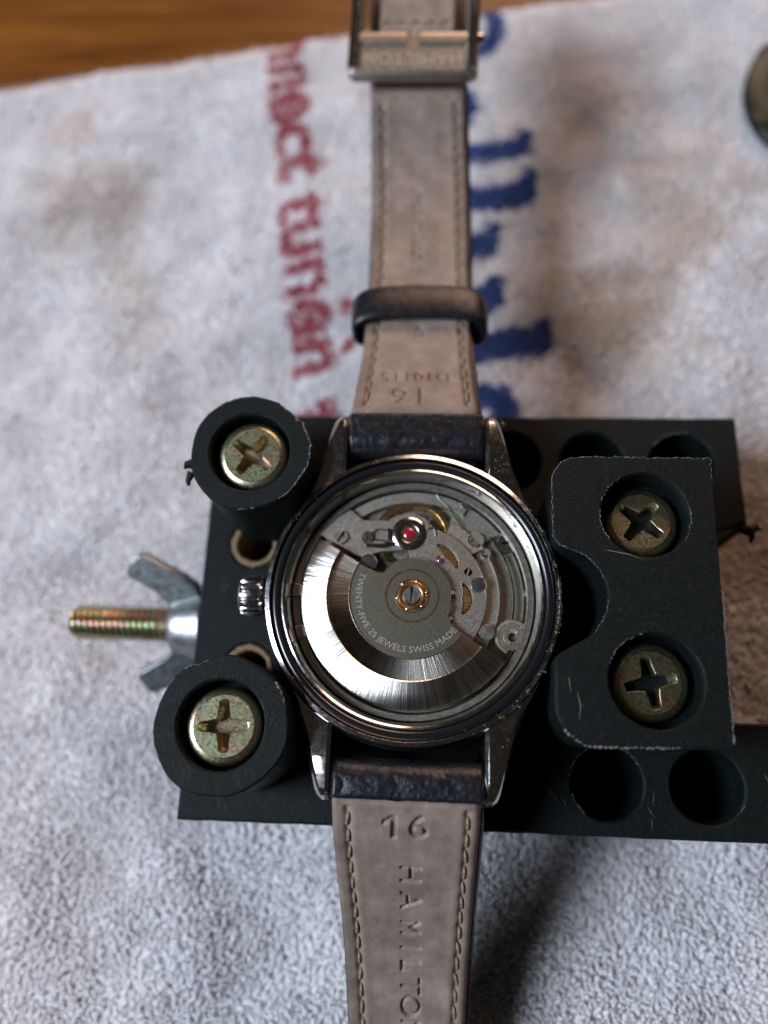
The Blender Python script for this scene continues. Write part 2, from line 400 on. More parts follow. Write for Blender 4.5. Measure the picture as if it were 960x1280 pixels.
# ------------------------------------------------------------------ towel
TA = R(9.3); TU = np.array((math.cos(TA), math.sin(TA))); TV = np.array((-math.sin(TA), math.cos(TA))); VEDGE = 109.5
def towel_h(x, y):
    h = 2.8*(vnoise(x, y, 1, 0.035)-0.5) + 1.9*(vnoise(x, y, 2, 0.085)-0.5) + 1.05*(vnoise(x, y, 3, 0.17)-0.5) + 0.12*(vnoise(x, y, 4, 0.45)-0.5)
    v = x*TV[0]+y*TV[1]
    d = np.clip((VEDGE-v)/5.0, 0, 1)
    return -1.4 + h*np.clip((VEDGE-v)/20, 0.2, 1) - 3.0*(1-np.sqrt(1-(1-d)**2))
def towel_edge(u): return VEDGE + 0.7*np.sin(u*0.09) + 0.5*np.sin(u*0.31+1)
towel = thing('towel', 'off-white terry towel with red and blue lettering spread under the watch', 'towel', (0, 0, -5))
us = np.arange(-120, 100.1, 1.0); vs = np.concatenate((np.arange(-85, 100, 1.0), np.linspace(100, VEDGE, 22)))
U, W = np.meshgrid(us, vs); Wk = W + (towel_edge(U)-VEDGE)*np.clip((W-90)/19.5, 0, 1)
X, Y = U*TU[0]+Wk*TV[0], U*TU[1]+Wk*TV[1]; Z = towel_h(X, Y)
V = np.stack((X, Y, Z), -1).reshape(-1, 3)
nu, nv = len(us), len(vs); I = np.arange(nv*nu).reshape(nv, nu)
F = np.stack((I[:-1, :-1], I[:-1, 1:], I[1:, 1:], I[1:, :-1]), -1).reshape(-1, 4).tolist()
e = len(V); ed = V[I[-1]].copy(); ed[:, 2] = -4.95; V = np.concatenate((V, ed)); F += [(int(I[-1, i]), int(I[-1, i+1]), e+i+1, e+i) for i in range(nu-1)]
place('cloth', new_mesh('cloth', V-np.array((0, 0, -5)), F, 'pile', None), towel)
# lettering woven into the pile
TR = Raster(-60, 60, 20, 125, 0.2); TB = Raster(-60, 60, 20, 125, 0.2)
def tp(px, py): return at(px, py, 0)[:2]
rot = -90+math.degrees(TA)*0.92
a0, a1 = tp(357, 40), tp(395, 462)
mid = (a0+a1)/2; L = np.linalg.norm(a1-a0)
V_, T_ = text_tris('nnect tunen', 10); wd = np.ptp(V_[:, 0])
TR.text('nnect tunen', 10, mid[0]+0.6, mid[1], math.degrees(math.atan2(*(a1-a0)[::-1])), L/wd, 1.3, bold=0.3)
for P in ([(428, 372), (442, 370), (444, 388), (430, 392)], [(427, 425), (446, 420), (450, 436), (430, 440)], [(395, 500), (412, 492), (424, 520), (398, 526)], [(370, 515), (398, 510), (398, 530), (372, 530)]):
    TR.poly([tp(*p) for p in P])
for P in ([(560, -8), (600, -6), (618, 0), (630, 20), (630, 45), (618, 62), (596, 66), (592, 48), (606, 44), (612, 28), (604, 10), (560, 10)],
          [(560, 108), (592, 110), (600, 130), (592, 150), (560, 152)],
          [(545, 178), (640, 172), (650, 162), (664, 160), (664, 190), (640, 196), (545, 202)],
          [(545, 232), (648, 222), (656, 206), (670, 208), (672, 246), (650, 252), (545, 260)],
          [(550, 288), (608, 282), (612, 266), (624, 272), (626, 312), (604, 316), (550, 318)],
          [(550, 362), (606, 354), (616, 338), (630, 342), (632, 372), (612, 386), (550, 392)],
          [(560, 410), (660, 404), (678, 392), (692, 392), (694, 428), (668, 440), (610, 448), (560, 450)],
          [(570, 480), (612, 474), (636, 482), (652, 502), (650, 545), (628, 545), (612, 505), (570, 498)]):
    TB.poly([tp(*p) for p in P])
sp = 0.485
gx, gy = np.meshgrid(np.arange(-98, 82, sp), np.arange(-66, 128, sp*0.87))
gx = gx + (np.arange(gx.shape[0]) % 2)[:, None]*sp*0.5
x = (gx + rng.uniform(-0.17, 0.17, gx.shape)).ravel(); y = (gy + rng.uniform(-0.13, 0.13, gx.shape)).ravel()
u_, v_ = x*TU[0]+y*TU[1], x*TV[0]+y*TV[1]
keep = (v_ < towel_edge(u_)-0.3) & (x > -66-(y+50)*0.19) & (x < 57+(y+50)*0.10) & ~((np.abs(x-7) < 30) & (np.abs(y-1) < 21))
x, y = x[keep], y[keep]
def tufts(x, y, name, mat, extra=0.0):
    n = len(x); z = towel_h(x, y)-0.25
    az = 2*PI*vnoise(x, y, 5, 0.11)*1.2 + rng.normal(0, 0.9, n)
    lean = np.clip(0.42 + 0.7*(vnoise(x, y, 8, 0.14)-0.5) + rng.normal(0, 0.12, n), 0.05, 1.2)
    ln = rng.uniform(0.8, 1.3, n)*(0.85+0.3*vnoise(x, y, 9, 0.16)) + extra; r = rng.uniform(0.23, 0.34, n)
    d = np.stack((np.cos(az), np.sin(az), 0*az), 1); side = np.stack((-np.sin(az), np.cos(az), 0*az), 1); up = np.array((0, 0, 1.0))
    rings = []
    base = np.stack((x, y, z), 1)
    for k, (f, rr) in enumerate(((0.1, 0.85), (0.66, 1.1), (1.0, 0.5))):
        ang = lean*(0.35+0.9*f)
        c = base + (d*np.sin(ang)[:, None] + up*np.cos(ang)[:, None])*(ln*f)[:, None]
        t = d*np.cos(ang)[:, None] - up*np.sin(ang)[:, None]
        for j in range(4):
            a = PI/2*j+PI/4; rings.append(c + (side*math.cos(a) + t*math.sin(a))*(r*rr)[:, None])
    Vt = np.stack(rings, 1).reshape(-1, 3) - np.array((0, 0, -5))
    q = []
    for k in range(2):
        for j in range(4): q.append((k*4+j, k*4+(j+1) % 4, (k+1)*4+(j+1) % 4, (k+1)*4+j))
    q.append((8, 9, 10, 11)); q = np.array(q)
    Fq = (q[None] + (np.arange(n)*12)[:, None, None]).reshape(-1, 4)
    me = bpy.data.meshes.new(name); me.vertices.add(len(Vt)); me.vertices.foreach_set('co', (Vt*S).astype(np.float32).ravel())
    me.loops.add(Fq.size); me.loops.foreach_set('vertex_index', Fq.ravel().astype(np.int32))
    me.polygons.add(len(Fq)); me.polygons.foreach_set('loop_start', np.arange(0, Fq.size, 4, dtype=np.int32))
    me.polygons.foreach_set('use_smooth', np.ones(len(Fq), dtype=bool)); me.update(calc_edges=True); me.materials.append(M[mat])
    return place(name, me, towel, None, 'stuff')
jx, jy = x+rng.normal(0, 0.2, len(x)), y+rng.normal(0, 0.2, len(x))
mr, mbk = TR.get(jx, jy) > 0.5, TB.get(jx, jy) > 0.5
inr = (np.abs(x) < 59) & (y > 21) & (y < 124); mr &= inr; mbk &= inr & ~mr
drop = mr & (rng.random(len(x)) < 0.10); mr &= ~drop
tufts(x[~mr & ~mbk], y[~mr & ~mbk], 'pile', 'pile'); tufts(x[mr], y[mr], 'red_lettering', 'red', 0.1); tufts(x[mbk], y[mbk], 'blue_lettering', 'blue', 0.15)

# loose fibres standing out of the pile
def fibres(x, y, name, mat, n):
    k = rng.choice(len(x), n, replace=len(x) < n); px = x[k]+rng.uniform(-0.35, 0.35, n); py = y[k]+rng.uniform(-0.35, 0.35, n); pz = towel_h(px, py)+0.1
    az = rng.uniform(0, 2*PI, n); ln = rng.uniform(0.9, 2.0, n); le = rng.uniform(0.2, 1.1, n); be = le+rng.uniform(0.1, 0.9, n); r = rng.uniform(0.03, 0.06, n)
    P0 = np.stack((px, py, pz), 1); d1 = np.stack((np.cos(az)*np.sin(le), np.sin(az)*np.sin(le), np.cos(le)), 1); a2 = az+rng.normal(0, 0.6, n); d2 = np.stack((np.cos(a2)*np.sin(be), np.sin(a2)*np.sin(be), np.cos(be)), 1)
    P1 = P0+d1*(ln*0.6)[:, None]; P2 = P1+d2*(ln*0.5)[:, None]
    s1 = np.stack((-np.sin(az), np.cos(az), 0*az), 1); s2 = np.cross(d1, s1); rings = []
    for P in (P0, P1):
        for j in range(3): rings.append(P+(s1*math.cos(2.094*j)+s2*math.sin(2.094*j))*r[:, None])
    Vt = np.stack(rings+[P2], 1).reshape(-1, 3)-np.array((0, 0, -5))
    q = np.array([(0, 1, 4), (0, 4, 3), (1, 2, 5), (1, 5, 4), (2, 0, 3), (2, 3, 5), (3, 4, 6), (4, 5, 6), (5, 3, 6)]); Fq = (q[None]+(np.arange(n)*7)[:, None, None]).reshape(-1, 3)
    me = bpy.data.meshes.new(name); me.vertices.add(len(Vt)); me.vertices.foreach_set('co', (Vt*S).astype(np.float32).ravel())
    me.loops.add(Fq.size); me.loops.foreach_set('vertex_index', Fq.ravel().astype(np.int32)); me.polygons.add(len(Fq)); me.polygons.foreach_set('loop_start', np.arange(0, Fq.size, 3, dtype=np.int32))
    me.polygons.foreach_set('use_smooth', np.ones(len(Fq), dtype=bool)); me.update(calc_edges=True); me.materials.append(M[mat]); place(name, me, towel, None, 'stuff')
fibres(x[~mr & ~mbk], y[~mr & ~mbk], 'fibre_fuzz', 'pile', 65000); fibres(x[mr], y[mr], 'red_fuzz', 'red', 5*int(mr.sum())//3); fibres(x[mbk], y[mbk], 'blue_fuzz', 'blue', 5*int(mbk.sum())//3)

# ------------------------------------------------------------------ case holder
holder = thing('case_holder', 'black plastic watch case holder with wing nut and brass-coloured screws', 'watch holder', (7, 1, 0))
def ragged(pts, amp, step=1.2):
    """subdivide straight runs of an outline and roughen them a little"""
    out = []
    for i in range(len(pts)):
        a, b = np.array(pts[i]), np.array(pts[(i+1) % len(pts)]); k = max(1, int(np.linalg.norm(b-a)/step))
        for j in range(k):
            p = a+(b-a)*j/k
            if j: p = p + rng.normal(0, amp, 2)
            out.append(tuple(p))
    return out
outer = [(-26.9, -24.3), (46.5, -23.9), (46.5, -11.2), (9, -11.2), (9, 11.9), (34.5, 11.9), (36.5, 11.4), (38.6, 11.9), (39.8, 12.6), (40.5, 12.2), (40.2, 26.6), (-26.8, 26.4)]
big = [(22.3, -18.3), (33.4, -18.3), (22.1, 20.3), (33.2, 20.3), (11.5, -18.3), (11.5, 20.3)]
sm = [(-20.5, 8.8), (-20.0, -6.9)]
mb = MB(); mb.prism(ragged(outer, 0.03, 2.0), 0.0, 14.0, [circ(a, b, 4.05, 48) for a, b in big]+[circ(a, b, 3.05, 40) for a, b in sm], ch=0.28, blind=11.5)
mb.build('frame', 'plastic', holder, sharp=30)
for a, b in sm:
    mb = MB(); mb.prism(circ(a, b, 3.0, 36, 0, 0.12), 3.0, 14.05, [circ(a+0.1, b, 2.3, 36, 0, 0.10)], ch=0.18); mb.build('hole_rim', 'rim', holder)
mb = MB(); mb.box(9.6, 31.0, -10.8, 11.5, 0.5, 13.9, 0.3); mb.build('sliding_jaw', 'plastic', holder)
# burr hanging off the end of the upper arm
mb = MB(); mb.tube([(39.6, 12.4, 13.2), (40.9, 11.7, 13.6), (41.8, 12.3, 13.4), (42.3, 11.9, 13.5)], [0.6, 0.75, 0.5, 0.1], 7); mb.tube([(41.0, 12.0, 13.5), (41.1, 11.0, 13.4), (40.8, 10.3, 13.3)], [0.5, 0.38, 0.15], 6); mb.build('plastic_burr', 'plastic', holder)
# clean Phillips screw, shared by all four
def cross_poly(L, w_, f):
    q = []
    for k in range(4):
        a = R(90*k); c, s_ = math.cos(a), math.sin(a)
        for (px, py) in ((w_*f, -w_*f), (L*0.62, -w_*1.02), (L*0.94, -w_*0.9), (L, -w_*0.5), (L, w_*0.5), (L*0.94, w_*0.9), (L*0.62, w_*1.02)): q.append((c*px-s_*py, s_*px+c*py))
    return q
def screw_mesh(r):
    mb = MB(); dome = lambda x, y: -0.42*((x*x+y*y)/(r*r))**1.3
    # head in rings: outer dome then a plate with the cross recess
    mb.lathe([(r*0.90, -2.6), (r, -2.5), (r, -0.95), (r*0.985, -0.72), (r*0.95, -0.52), (r*0.88, -0.36), (r*0.8, dome(r*0.8, 0))], 56)
    mb.prism(circ(0, 0, r*0.8, 56), -2.4, dome(r*0.8, 0), [cross_poly(r*0.66, r*0.135, 1.35)], blind=1.9, taper=0.8, ch=0.06)
    import bmesh
    me = new_mesh('screw', np.array(mb.V), mb.F, 'screw', None)
    bm = bmesh.new(); bm.from_mesh(me); bmesh.ops.recalc_face_normals(bm, faces=bm.faces); bm.to_mesh(me); bm.free()
    me.set_sharp_from_angle(angle=R(38)); return me
SCREW = screw_mesh(4.0)
def screw(parent, x, y, z, rot, tilt=(0, 0), scale=1.0):
    o = place('screw', SCREW, parent, (x, y, z)); o.rotation_euler = (R(tilt[0]), R(tilt[1]), R(rot)); o.scale = (scale,)*3; return o
def worn_edge(parent, pts, z, r=0.13, closed=True, density=0.75, seed=0, wide=None):
    """pale scuffed flakes that sit on an edge"""
    g = np.random.default_rng(seed); mb = MB(); P = [np.array(p) for p in pts]
    n = len(P)
    for i in range(n if closed else n-1):
        a, b = P[i], P[(i+1) % n]; L = np.linalg.norm(b-a); k = max(1, int(L/0.45))
        for j in range(k):
            p = a+(b-a)*(j/k)
            if vnoise(np.array([p[0]]), np.array([p[1]]), seed+3, 0.3)[0] > density: continue
            q = a+(b-a)*(min(1.0, (j+g.uniform(0.9, 1.5))/k))
            w_ = r*g.uniform(0.35, 1.3)*(wide(p) if wide else 1)
            mb.tube([(*(p+g.normal(0, 0.05, 2)), z+g.normal(0, 0.03)), (*((p+q)/2+g.normal(0, 0.07, 2)), z+g.normal(0.02, 0.05)), (*(q+g.normal(0, 0.05, 2)), z+g.normal(0, 0.03))], [w_*0.5, w_, w_*0.4], 5)
    if mb.V: mb.build('worn_edge', 'worn', parent, 'stuff', None)
def peg(x, y, r, z1, rot, tilt, seed, label=None):
    g = np.random.default_rng(seed); out = []
    n = 90
    for i in range(n):
        a = 2*PI*i/n; rr = r + 0.10*math.sin(3*a+seed)+0.06*math.sin(7*a+2*seed)+g.normal(0, 0.02)
        if seed == 1 and 35 < math.degrees(a) < 62: rr -= 0.28
        if seed == 2 and 100 < math.degrees(a) < 125: rr -= 0.25
        out.append((x+rr*math.cos(a), y+rr*math.sin(a)))
    mb = MB(); mb.prism(out, 14.05, z1, [circ(x, y, 4.55, 56)], ch=0.22, blind=3.2)
    o = mb.build('peg', 'plastic', holder, sharp=30)
    screw(o, x+0.12, y-0.06, z1-0.75, rot, tilt)
    k = lambda p: 1.6 if p[0] > x+2 else 0.8
    worn_edge(o, [(x+(px-x)*0.985, y+(py-y)*0.985) for px, py in out[::2]], z1-0.08, 0.085, True, 0.42, seed+20, k)
    return o
p1 = peg(-18.6, 15.9, 6.85, 28.0, 55, (1.5, -2), 1)
mb = MB(); mb.tube([(-25.0, 14.6, 27.3), (-25.9, 14.4, 27.4), (-26.1, 14.0, 27.2)], [0.7, 0.45, 0.12], 6); mb.tube([(-25.2, 13.6, 27.2), (-25.6, 12.6, 27.0), (-25.5, 12.1, 26.9)], [0.55, 0.32, 0.2], 6); mb.build('plastic_burr', 'plastic', p1)
p2 = peg(-19.0, -13.9, 7.05, 28.0, 4, (-1, 2), 2)
# clamp block
blk = [(31.9, -14.4), (31.95, 15.75)] + arc(18.0, 12.7, 3.05, 92, 176, 10) + [(14.95, 8.6)] + arc(16.9, 7.3, 1.95, 178, 235, 6) + arc(15.2, 0.35, 5.25, 62, -68, 22) + [(15.35, -5.6), (14.85, -6.4), (14.8, -10.4)] + arc(18.9, -10.6, 4.1, 184, 262, 12)
blkr = ragged(blk, 0.025, 1.5)
mb = MB(); mb.prism(blkr, 14.05, 28.0, [circ(24.7, 9.25, 4.6, 56), circ(24.85, -8.1, 4.7, 56)], ch=0.2, blind=3.8)
cb = mb.build('clamp_block', 'plastic', holder, sharp=30)
screw(cb, 24.75, 9.2, 25.9, 51, (-3, 3)); screw(cb, 24.75, -8.1, 26.1, 12, (3, 2), 1.02)
wide = lambda p: 2.2 if (p[0] < 20 and p[1] < -4) else (1.6 if p[1] < -12 else 0.8)
worn_edge(cb, blkr, 27.93, 0.08, True, 0.56, 5, wide)
for (bx, by, br, sd) in ((24.7, 9.25, 4.78, 7), (24.85, -8.1, 4.88, 8)): worn_edge(cb, circ(bx, by, br, 60), 27.95, 0.07, True, 0.42, sd)
mb = MB(); mb.tube([(20.5, 5.3, 28.0), (22.6, 4.9, 28.03), (24.6, 4.2, 28.0)], [0.03, 0.06, 0.03], 5); mb.tube([(17, -9.5, 28.0), (17.3, -10.8, 28.03), (17.1, -12.2, 28.0)], [0.02, 0.06, 0.02], 5); mb.tube([(16.2, -8.0, 28.0), (16.35, -9.5, 28.03)], [0.05, 0.03], 5); mb.build('scratch', 'worn', cb, 'stuff', None)
for (bx, by, sd) in ((33.4, -18.3, 11), (22.3, -18.3, 12), (33.2, 20.3, 13)): worn_edge(holder, circ(bx, by, 4.2, 60), 13.97, 0.06, True, 0.38, sd)
mb = MB(); g = np.random.default_rng(9)
for (sx_, sy_, n_) in ((16.9, -20.5, 4), (28, -22.6, 3), (-22, -22, 5), (41, -20, 4), (-24, 2, 3)):
    for _ in range(n_):
        a = g.uniform(1.1, 2.3); L_ = g.uniform(0.5, 2.0); x_ = sx_+g.normal(0, 0.5); y_ = min(sy_+g.normal(0, 0.9), 26) 
        mb.tube([(x_, max(y_, -23.5), 14.0), (x_+math.cos(a)*L_*0.5+g.normal(0, 0.06), max(y_, -23.5)+math.sin(a)*L_*0.5, 14.015), (x_+math.cos(a)*L_, max(y_, -23.5)+math.sin(a)*L_, 14.0)], [0.01, 0.035, 0.01], 5)
mb.build('scratch', 'worn', holder, 'stuff', None)
# threaded bolt along x
BY, BZ, BR = -0.9, 8.0, 2.35
mb = MB(); V = []; F = []; nseg = 28; pitch = 0.82; x0, x1 = -45.2, -20.0
npt = int((x1-x0)/pitch*6)
for i in range(npt+1):
    xx = x0+(x1-x0)*i/npt
    for j in range(nseg):
        ph = (xx/pitch - j/nseg) % 1.0; rr = BR - 0.42*abs(2*ph-1) - (0.35*max(0, 1-(xx-x0)/0.7))
        a = 2*PI*j/nseg; V.append((xx, BY+rr*math.cos(a), BZ+rr*math.sin(a)))
for i in range(npt):
    for j in range(nseg): j2 = (j+1) % nseg; F.append((i*nseg+j, i*nseg+j2, (i+1)*nseg+j2, (i+1)*nseg+j))
F.append(tuple(range(nseg))[::-1]); F.append(tuple(npt*nseg+j for j in range(nseg)))
mb.add(V, F); mb.build('threaded_bolt', 'bolt', holder, sharp=60)
# wing nut
mx = Matrix.Translation((-27.0, BY, BZ)) @ Matrix.Rotation(R(-90), 4, 'Y')
mb = MB(); mb.lathe([(2.2, 0.0), (4.6, 0.0), (4.9, 0.3), (4.6, 1.4), (4.0, 3.4), (3.7, 4.4), (3.4, 4.7), (2.3, 4.7)], 40, mtx=mx)
nut = mb.build('wing_nut', 'zinc', holder)
for sgn, spin in ((1, 34), (-1, 34)):
    prof = [(2.6, 0.9), (5.6, 1.0), (7.2, 3.0), (9.9, 7.8), (9.75, 8.8), (7.5, 10.3), (6.8, 9.8), (4.9, 6.6), (3.4, 5.0), (2.5, 4.3)]   # radius, distance outwards
    mb = MB(); V = []
    for th in (-0.85, 0.85):
        for r_, h_ in prof: V.append((h_, sgn*r_, th*(1 if r_ > 4 else 1.35)))
    k = len(prof); F = [tuple(range(k)), tuple(range(2*k-1, k-1, -1))] + [(i, (i+1) % k, k+(i+1) % k, k+i) for i in range(k)]
    m_ = Matrix.Translation((-27.0, BY, BZ)) @ Matrix.Rotation(R(spin), 4, 'X') @ Matrix.Rotation(R(180), 4, 'Z')
    mb.add(V, F, m_); o = mb.build('wing', 'zinc', nut, sharp=30)
    bv = o.modifiers.new('bevel', 'BEVEL'); bv.width = 0.2*S; bv.segments = 2; bv.limit_method = 'ANGLE'

# ------------------------------------------------------------------ watch
WC = (0.0, 0.7)
watch = thing('wristwatch', 'open automatic wristwatch lying face down in the black holder with movement exposed', 'watch', (WC[0], WC[1], 14.0))
mb = MB()
mb.lathe([(0.0, 14.2), (11.5, 14.3), (14.4, 15.2), (15.2, 16.2), (15.4, 17.6), (16.1, 18.2), (16.45, 19.5), (16.5, 22.5), (16.3, 24.6), (16.2, 25.0), (16.05, 25.3), (15.62, 25.46), (15.54, 25.38), (15.52, 24.5), (14.4, 24.5), (14.35, 25.05), (14.15, 25.15), (13.95, 25.0), (13.6, 23.9), (13.55, 21.0), (0, 21.0)], 160, (WC[0], WC[1], 0))
case = mb.build('case', 'steel', watch, sharp=28)
mb = MB()
for k in range(1): mb.lathe([(14.94+0.54*math.cos(a), 24.82+0.40*math.sin(a)) for a in np.linspace(0, 2*PI, 17)], 140, (WC[0], WC[1], 0))
mb.build('gasket', 'gasket', watch)
# lugs
secs0 = [(8.6, 11.9, 14.2, 24.0, 15.8), (10.2, 10.6, 13.3, 24.25, 16.0), (11.8, 9.2, 12.35, 24.45, 16.2), (13.4, 8.0, 11.7, 24.85, 16.8), (15.0, 8.0, 11.05, 25.05, 17.4), (17.3, 8.0, 10.4, 25.2, 18.4), (19.2, 8.0, 9.9, 25.2, 19.6), (20.4, 8.0, 9.6, 24.95, 20.4), (21.1, 8.02, 9.35, 24.45, 21.0), (21.6, 8.1, 9.0, 23.5, 21.6)]
for sx in (-1, 1):
    for sy in (-1, 1):
        secs = []
        for (yy, xi, xo, zt, zb) in secs0:
            c_ = 0.28; ring = [(xi, zb), (xo-0.8, zb), (xo, zb+0.9), (xo+0.10, zt-1.6), (xo-0.02, zt-0.7), (xo-0.22, zt-0.36), (xo-0.62, zt-0.08), (xi+c_+0.1, zt+0.05), (xi, zt-c_)]
            secs.append([(WC[0]+sx*a, WC[1]+sy*yy, b) for a, b in ring])
        mb = MB(); mb.loft(secs); o = mb.build('lug', 'steel', watch, sharp=24)
        bv = o.modifiers.new('bevel', 'BEVEL'); bv.width = 0.16*S; bv.segments = 2; bv.limit_method = 'ANGLE'; bv.angle_limit = R(30)
# crown: fluted barrel along -x
mxc = Matrix.Translation((-17.0, WC[1]+0.1, 20.8)) @ Matrix.Rotation(R(-90), 4, 'Y')
mb = MB(); V = []; F = []; n = 22*6
prof = [(1.9, 0.1), (2.28, 0.35), (2.35, 0.6), (2.35, 2.3), (2.2, 2.6), (1.8, 2.85), (1.0, 3.05), (0.01, 3.1)]
for i in range(n):
    a = 2*PI*i/n; fl = 0.22*max(0, math.cos(22*a))**0.6
    for r_, h_ in prof: V.append(((r_-fl*(1 if 0.3 < h_ < 2.7 else 0))*math.cos(a), (r_-fl*(1 if 0.3 < h_ < 2.7 else 0))*math.sin(a), h_))
k = len(prof)
for i in range(n):
    j = (i+1) % n
    for p_ in range(k-1): F.append((i*k+p_, j*k+p_, j*k+p_+1, i*k+p_+1))
mb.add(V, F, mxc); mb.lathe([(1.7, -1.6), (1.7, 0.3), (0.3, 0.3)], 32, mtx=mxc); mb.build('crown', 'steel', watch, sharp=30)
# movement holder ring with tabs
mb = MB(); mb.lathe([(12.6, 21.1), (12.6, 22.9), (12.75, 23.05), (13.35, 23.05), (13.5, 22.8), (13.5, 21.1)], 128, (WC[0], WC[1], 0)); mr_ = mb.build('movement_ring', 'ring', watch)
for a in (178, 199):
    mb = MB(); mb.prism(sector(WC[0], WC[1], 12.3, 13.45, a-3.2, a+3.2, 6), 22.6, 23.3, ch=0.08); mb.build('casing_clamp', 'ring', mr_)
ZM = 23.2
def mp(px, py, z=ZM): return tuple(at(px, py, z)[:2])
def c24(cx, cy, z=ZM): return mp(320+cx/2.4, 550+cy/2.4, z)
mb = MB(); mb.lathe([(0, 21.9), (12.45, 21.9), (12.58, 21.8), (12.58, 21.02), (0, 21.02)], 128, (WC[0], WC[1], 0)); plate = mb.build('main_plate', 'plate_dark', watch)
# stepped bridges, concentric with the rotor
mb = MB(); mb.prism(sector(WC[0], WC[1], 3.0, 12.4, -42, 66, 52), 21.92, 22.35, [circ(*c24(750, 305), 1.25, 28)], ch=0.06); mb.build('barrel_bridge', 'plate', watch)
mb = MB(); mb.prism(sector(WC[0], WC[1], 3.0, 9.75, -40, 64, 40), 22.37, 22.85, [circ(*c24(660, 298), 0.85, 24), circ(*c24(690, 338), 0.5, 20)], ch=0.06); mb.build('train_bridge', 'plate', watch)
g1, g2 = c24(540, 378), c24(592, 476)
def crescent(c, r_out, a0, a1, wdt):
    o = arc(c[0], c[1], r_out, a0, a1, 14); n = len(o)
    inn = [(c[0]+(r_out-wdt*math.sin(PI*(0.08+0.84*i/(n-1))))*math.cos(R(a0+(a1-a0)*i/(n-1))), c[1]+(r_out-wdt*math.sin(PI*(0.08+0.84*i/(n-1))))*math.sin(R(a0+(a1-a0)*i/(n-1)))) for i in range(n)]
    return o + inn[::-1]
h1 = crescent(g1, 2.52, -8, 88, 1.05); h2 = crescent(g2, 2.1, -62, 62, 1.15)
mb = MB(); mb.prism(sector(WC[0], WC[1], 2.0, 8.15, -38, 96, 48), 22.87, 23.3, [h1, h2, circ(*c24(668, 434), 0.72, 24)], ch=0.06); mb.build('automatic_bridge', 'bridge', watch)
for c_, r_, n_ in ((g1, 2.45, 34), (g2, 2.02, 28)):
    mb = MB(); mb.prism(gear_poly(c_[0], c_[1], r_, n_, 0.28), 22.9, 23.12, ch=0); mb.build('gear_wheel', 'gear', watch)
# balance wheel with spokes
bc = mp(516, 672, 22.4)
mb = MB(); mb.lathe([(3.35, 22.2), (3.35, 22.32), (3.8, 22.36), (3.85, 22.58), (4.38, 22.58), (4.45, 22.5), (4.45, 22.2), (3.35, 22.2)], 96, (bc[0], bc[1], 0)); bal = mb.build('balance_wheel', 'gold', watch)
for a in (20, 140, 260):
    mb = MB(); d = np.array((math.cos(R(a)), math.sin(R(a)))); s_ = np.array((-d[1], d[0]))
    mb.prism([tuple(np.array(bc)+d*u+s_*v) for u, v in ((0.3, -0.22), (3.85, -0.16), (3.85, 0.16), (0.3, 0.22))], 22.28, 22.48, ch=0.04); mb.build('spoke', 'gold', bal)
mb = MB(); mb.tube([(bc[0]+(0.4+0.085*i/6)*math.cos(i*PI/12), bc[1]+(0.4+0.085*i/6)*math.sin(i*PI/12), 22.75) for i in range(0, 170)], 0.035, 4); mb.build('hairspring', 'steel_satin', bal)
# rim of the plate round the balance, with engraved figures
mb = MB(); mb.prism(sector(WC[0], WC[1], 11.1, 12.4, 60, 142, 30), 21.92, 22.7, ch=0.08); rimb = mb.build('plate_rim', 'plate', watch)
mb = MB(); mb.tube([(*c24(a, b), 22.75) for a, b in smooth_path([(538, 142), (543, 165), (560, 182), (582, 200), (598, 232), (616, 258), (628, 282), (622, 302)], 40).tolist()], 0.08, 6); mb.build('plate_edge', 'bright', watch)
# balance cock
cock = [(190, 282), (245, 232), (285, 208), (322, 240), (398, 241), (420, 226), (462, 218), (505, 232), (532, 262), (535, 300), (505, 328), (430, 332), (372, 336), (318, 352), (288, 340), (262, 322)]
mb = MB(); mb.prism([c24(*p) for p in cock], 22.0, 23.25, [circ(*c24(338, 292), 0.75, 22)], ch=0.09, blind=0.5); ck = mb.build('balance_cock', 'bridge', watch)
jc = c24(460, 282)
mb = MB(); mb.lathe([(1.0, 0.0), (1.05, 0.2), (1.2, 0.26), (1.75, 0.22), (1.95, 0.1), (1.95, 0)], 48, (jc[0], jc[1], 23.27)); mb.build('jewel_setting', 'steel', ck)
mb = MB(); mb.lathe([(0.0, 0.28), (0.35, 0.25), (0.6, 0.14), (0.68, 0.0)], 32, (jc[0], jc[1], 23.27)); mb.build('jewel', 'ruby', ck)
mb = MB(); mb.lathe([(0.68, 0.06), (1.0, 0.06)], 32, (jc[0], jc[1], 23.27)); mb.build('jewel_chaton', 'gold', ck)
mb = MB()
mb.tube([(*c24(415, 275), 23.5), (*c24(365, 270), 23.5), (*c24(345, 285), 23.5)], 0.10, 6); mb.tube([(*c24(420, 312), 23.5), (*c24(375, 302), 23.5), (*c24(345, 300), 23.5)], 0.10, 6)
mb.prism([c24(*p) for p in ((395, 262), (412, 268), (412, 318), (385, 326), (330, 322), (330, 312), (380, 312), (396, 304))], 23.27, 23.42, ch=0.03)
mb.build('regulator', 'steel', ck)
mb = MB(); mb.prism(gear_poly(*c24(338, 290), 0.62, 12, 0.16), 23.0, 23.55, [[c24(*p) for p in ((331, 279), (336, 279), (336, 302), (331, 302))]], blind=0.25, ch=0.03); mb.build('regulator_screw', 'bright', ck)
mb = MB(); mb.tube([(*c24(518, 243), 23.4), (*c24(528, 238), 23.5)], 0.14, 6); mb.tube([(*c24(515, 268), 23.3), (*c24(535, 262), 23.35), (*c24(540, 290), 23.3)], 0.13, 6); mb.build('stud', 'steel', ck)
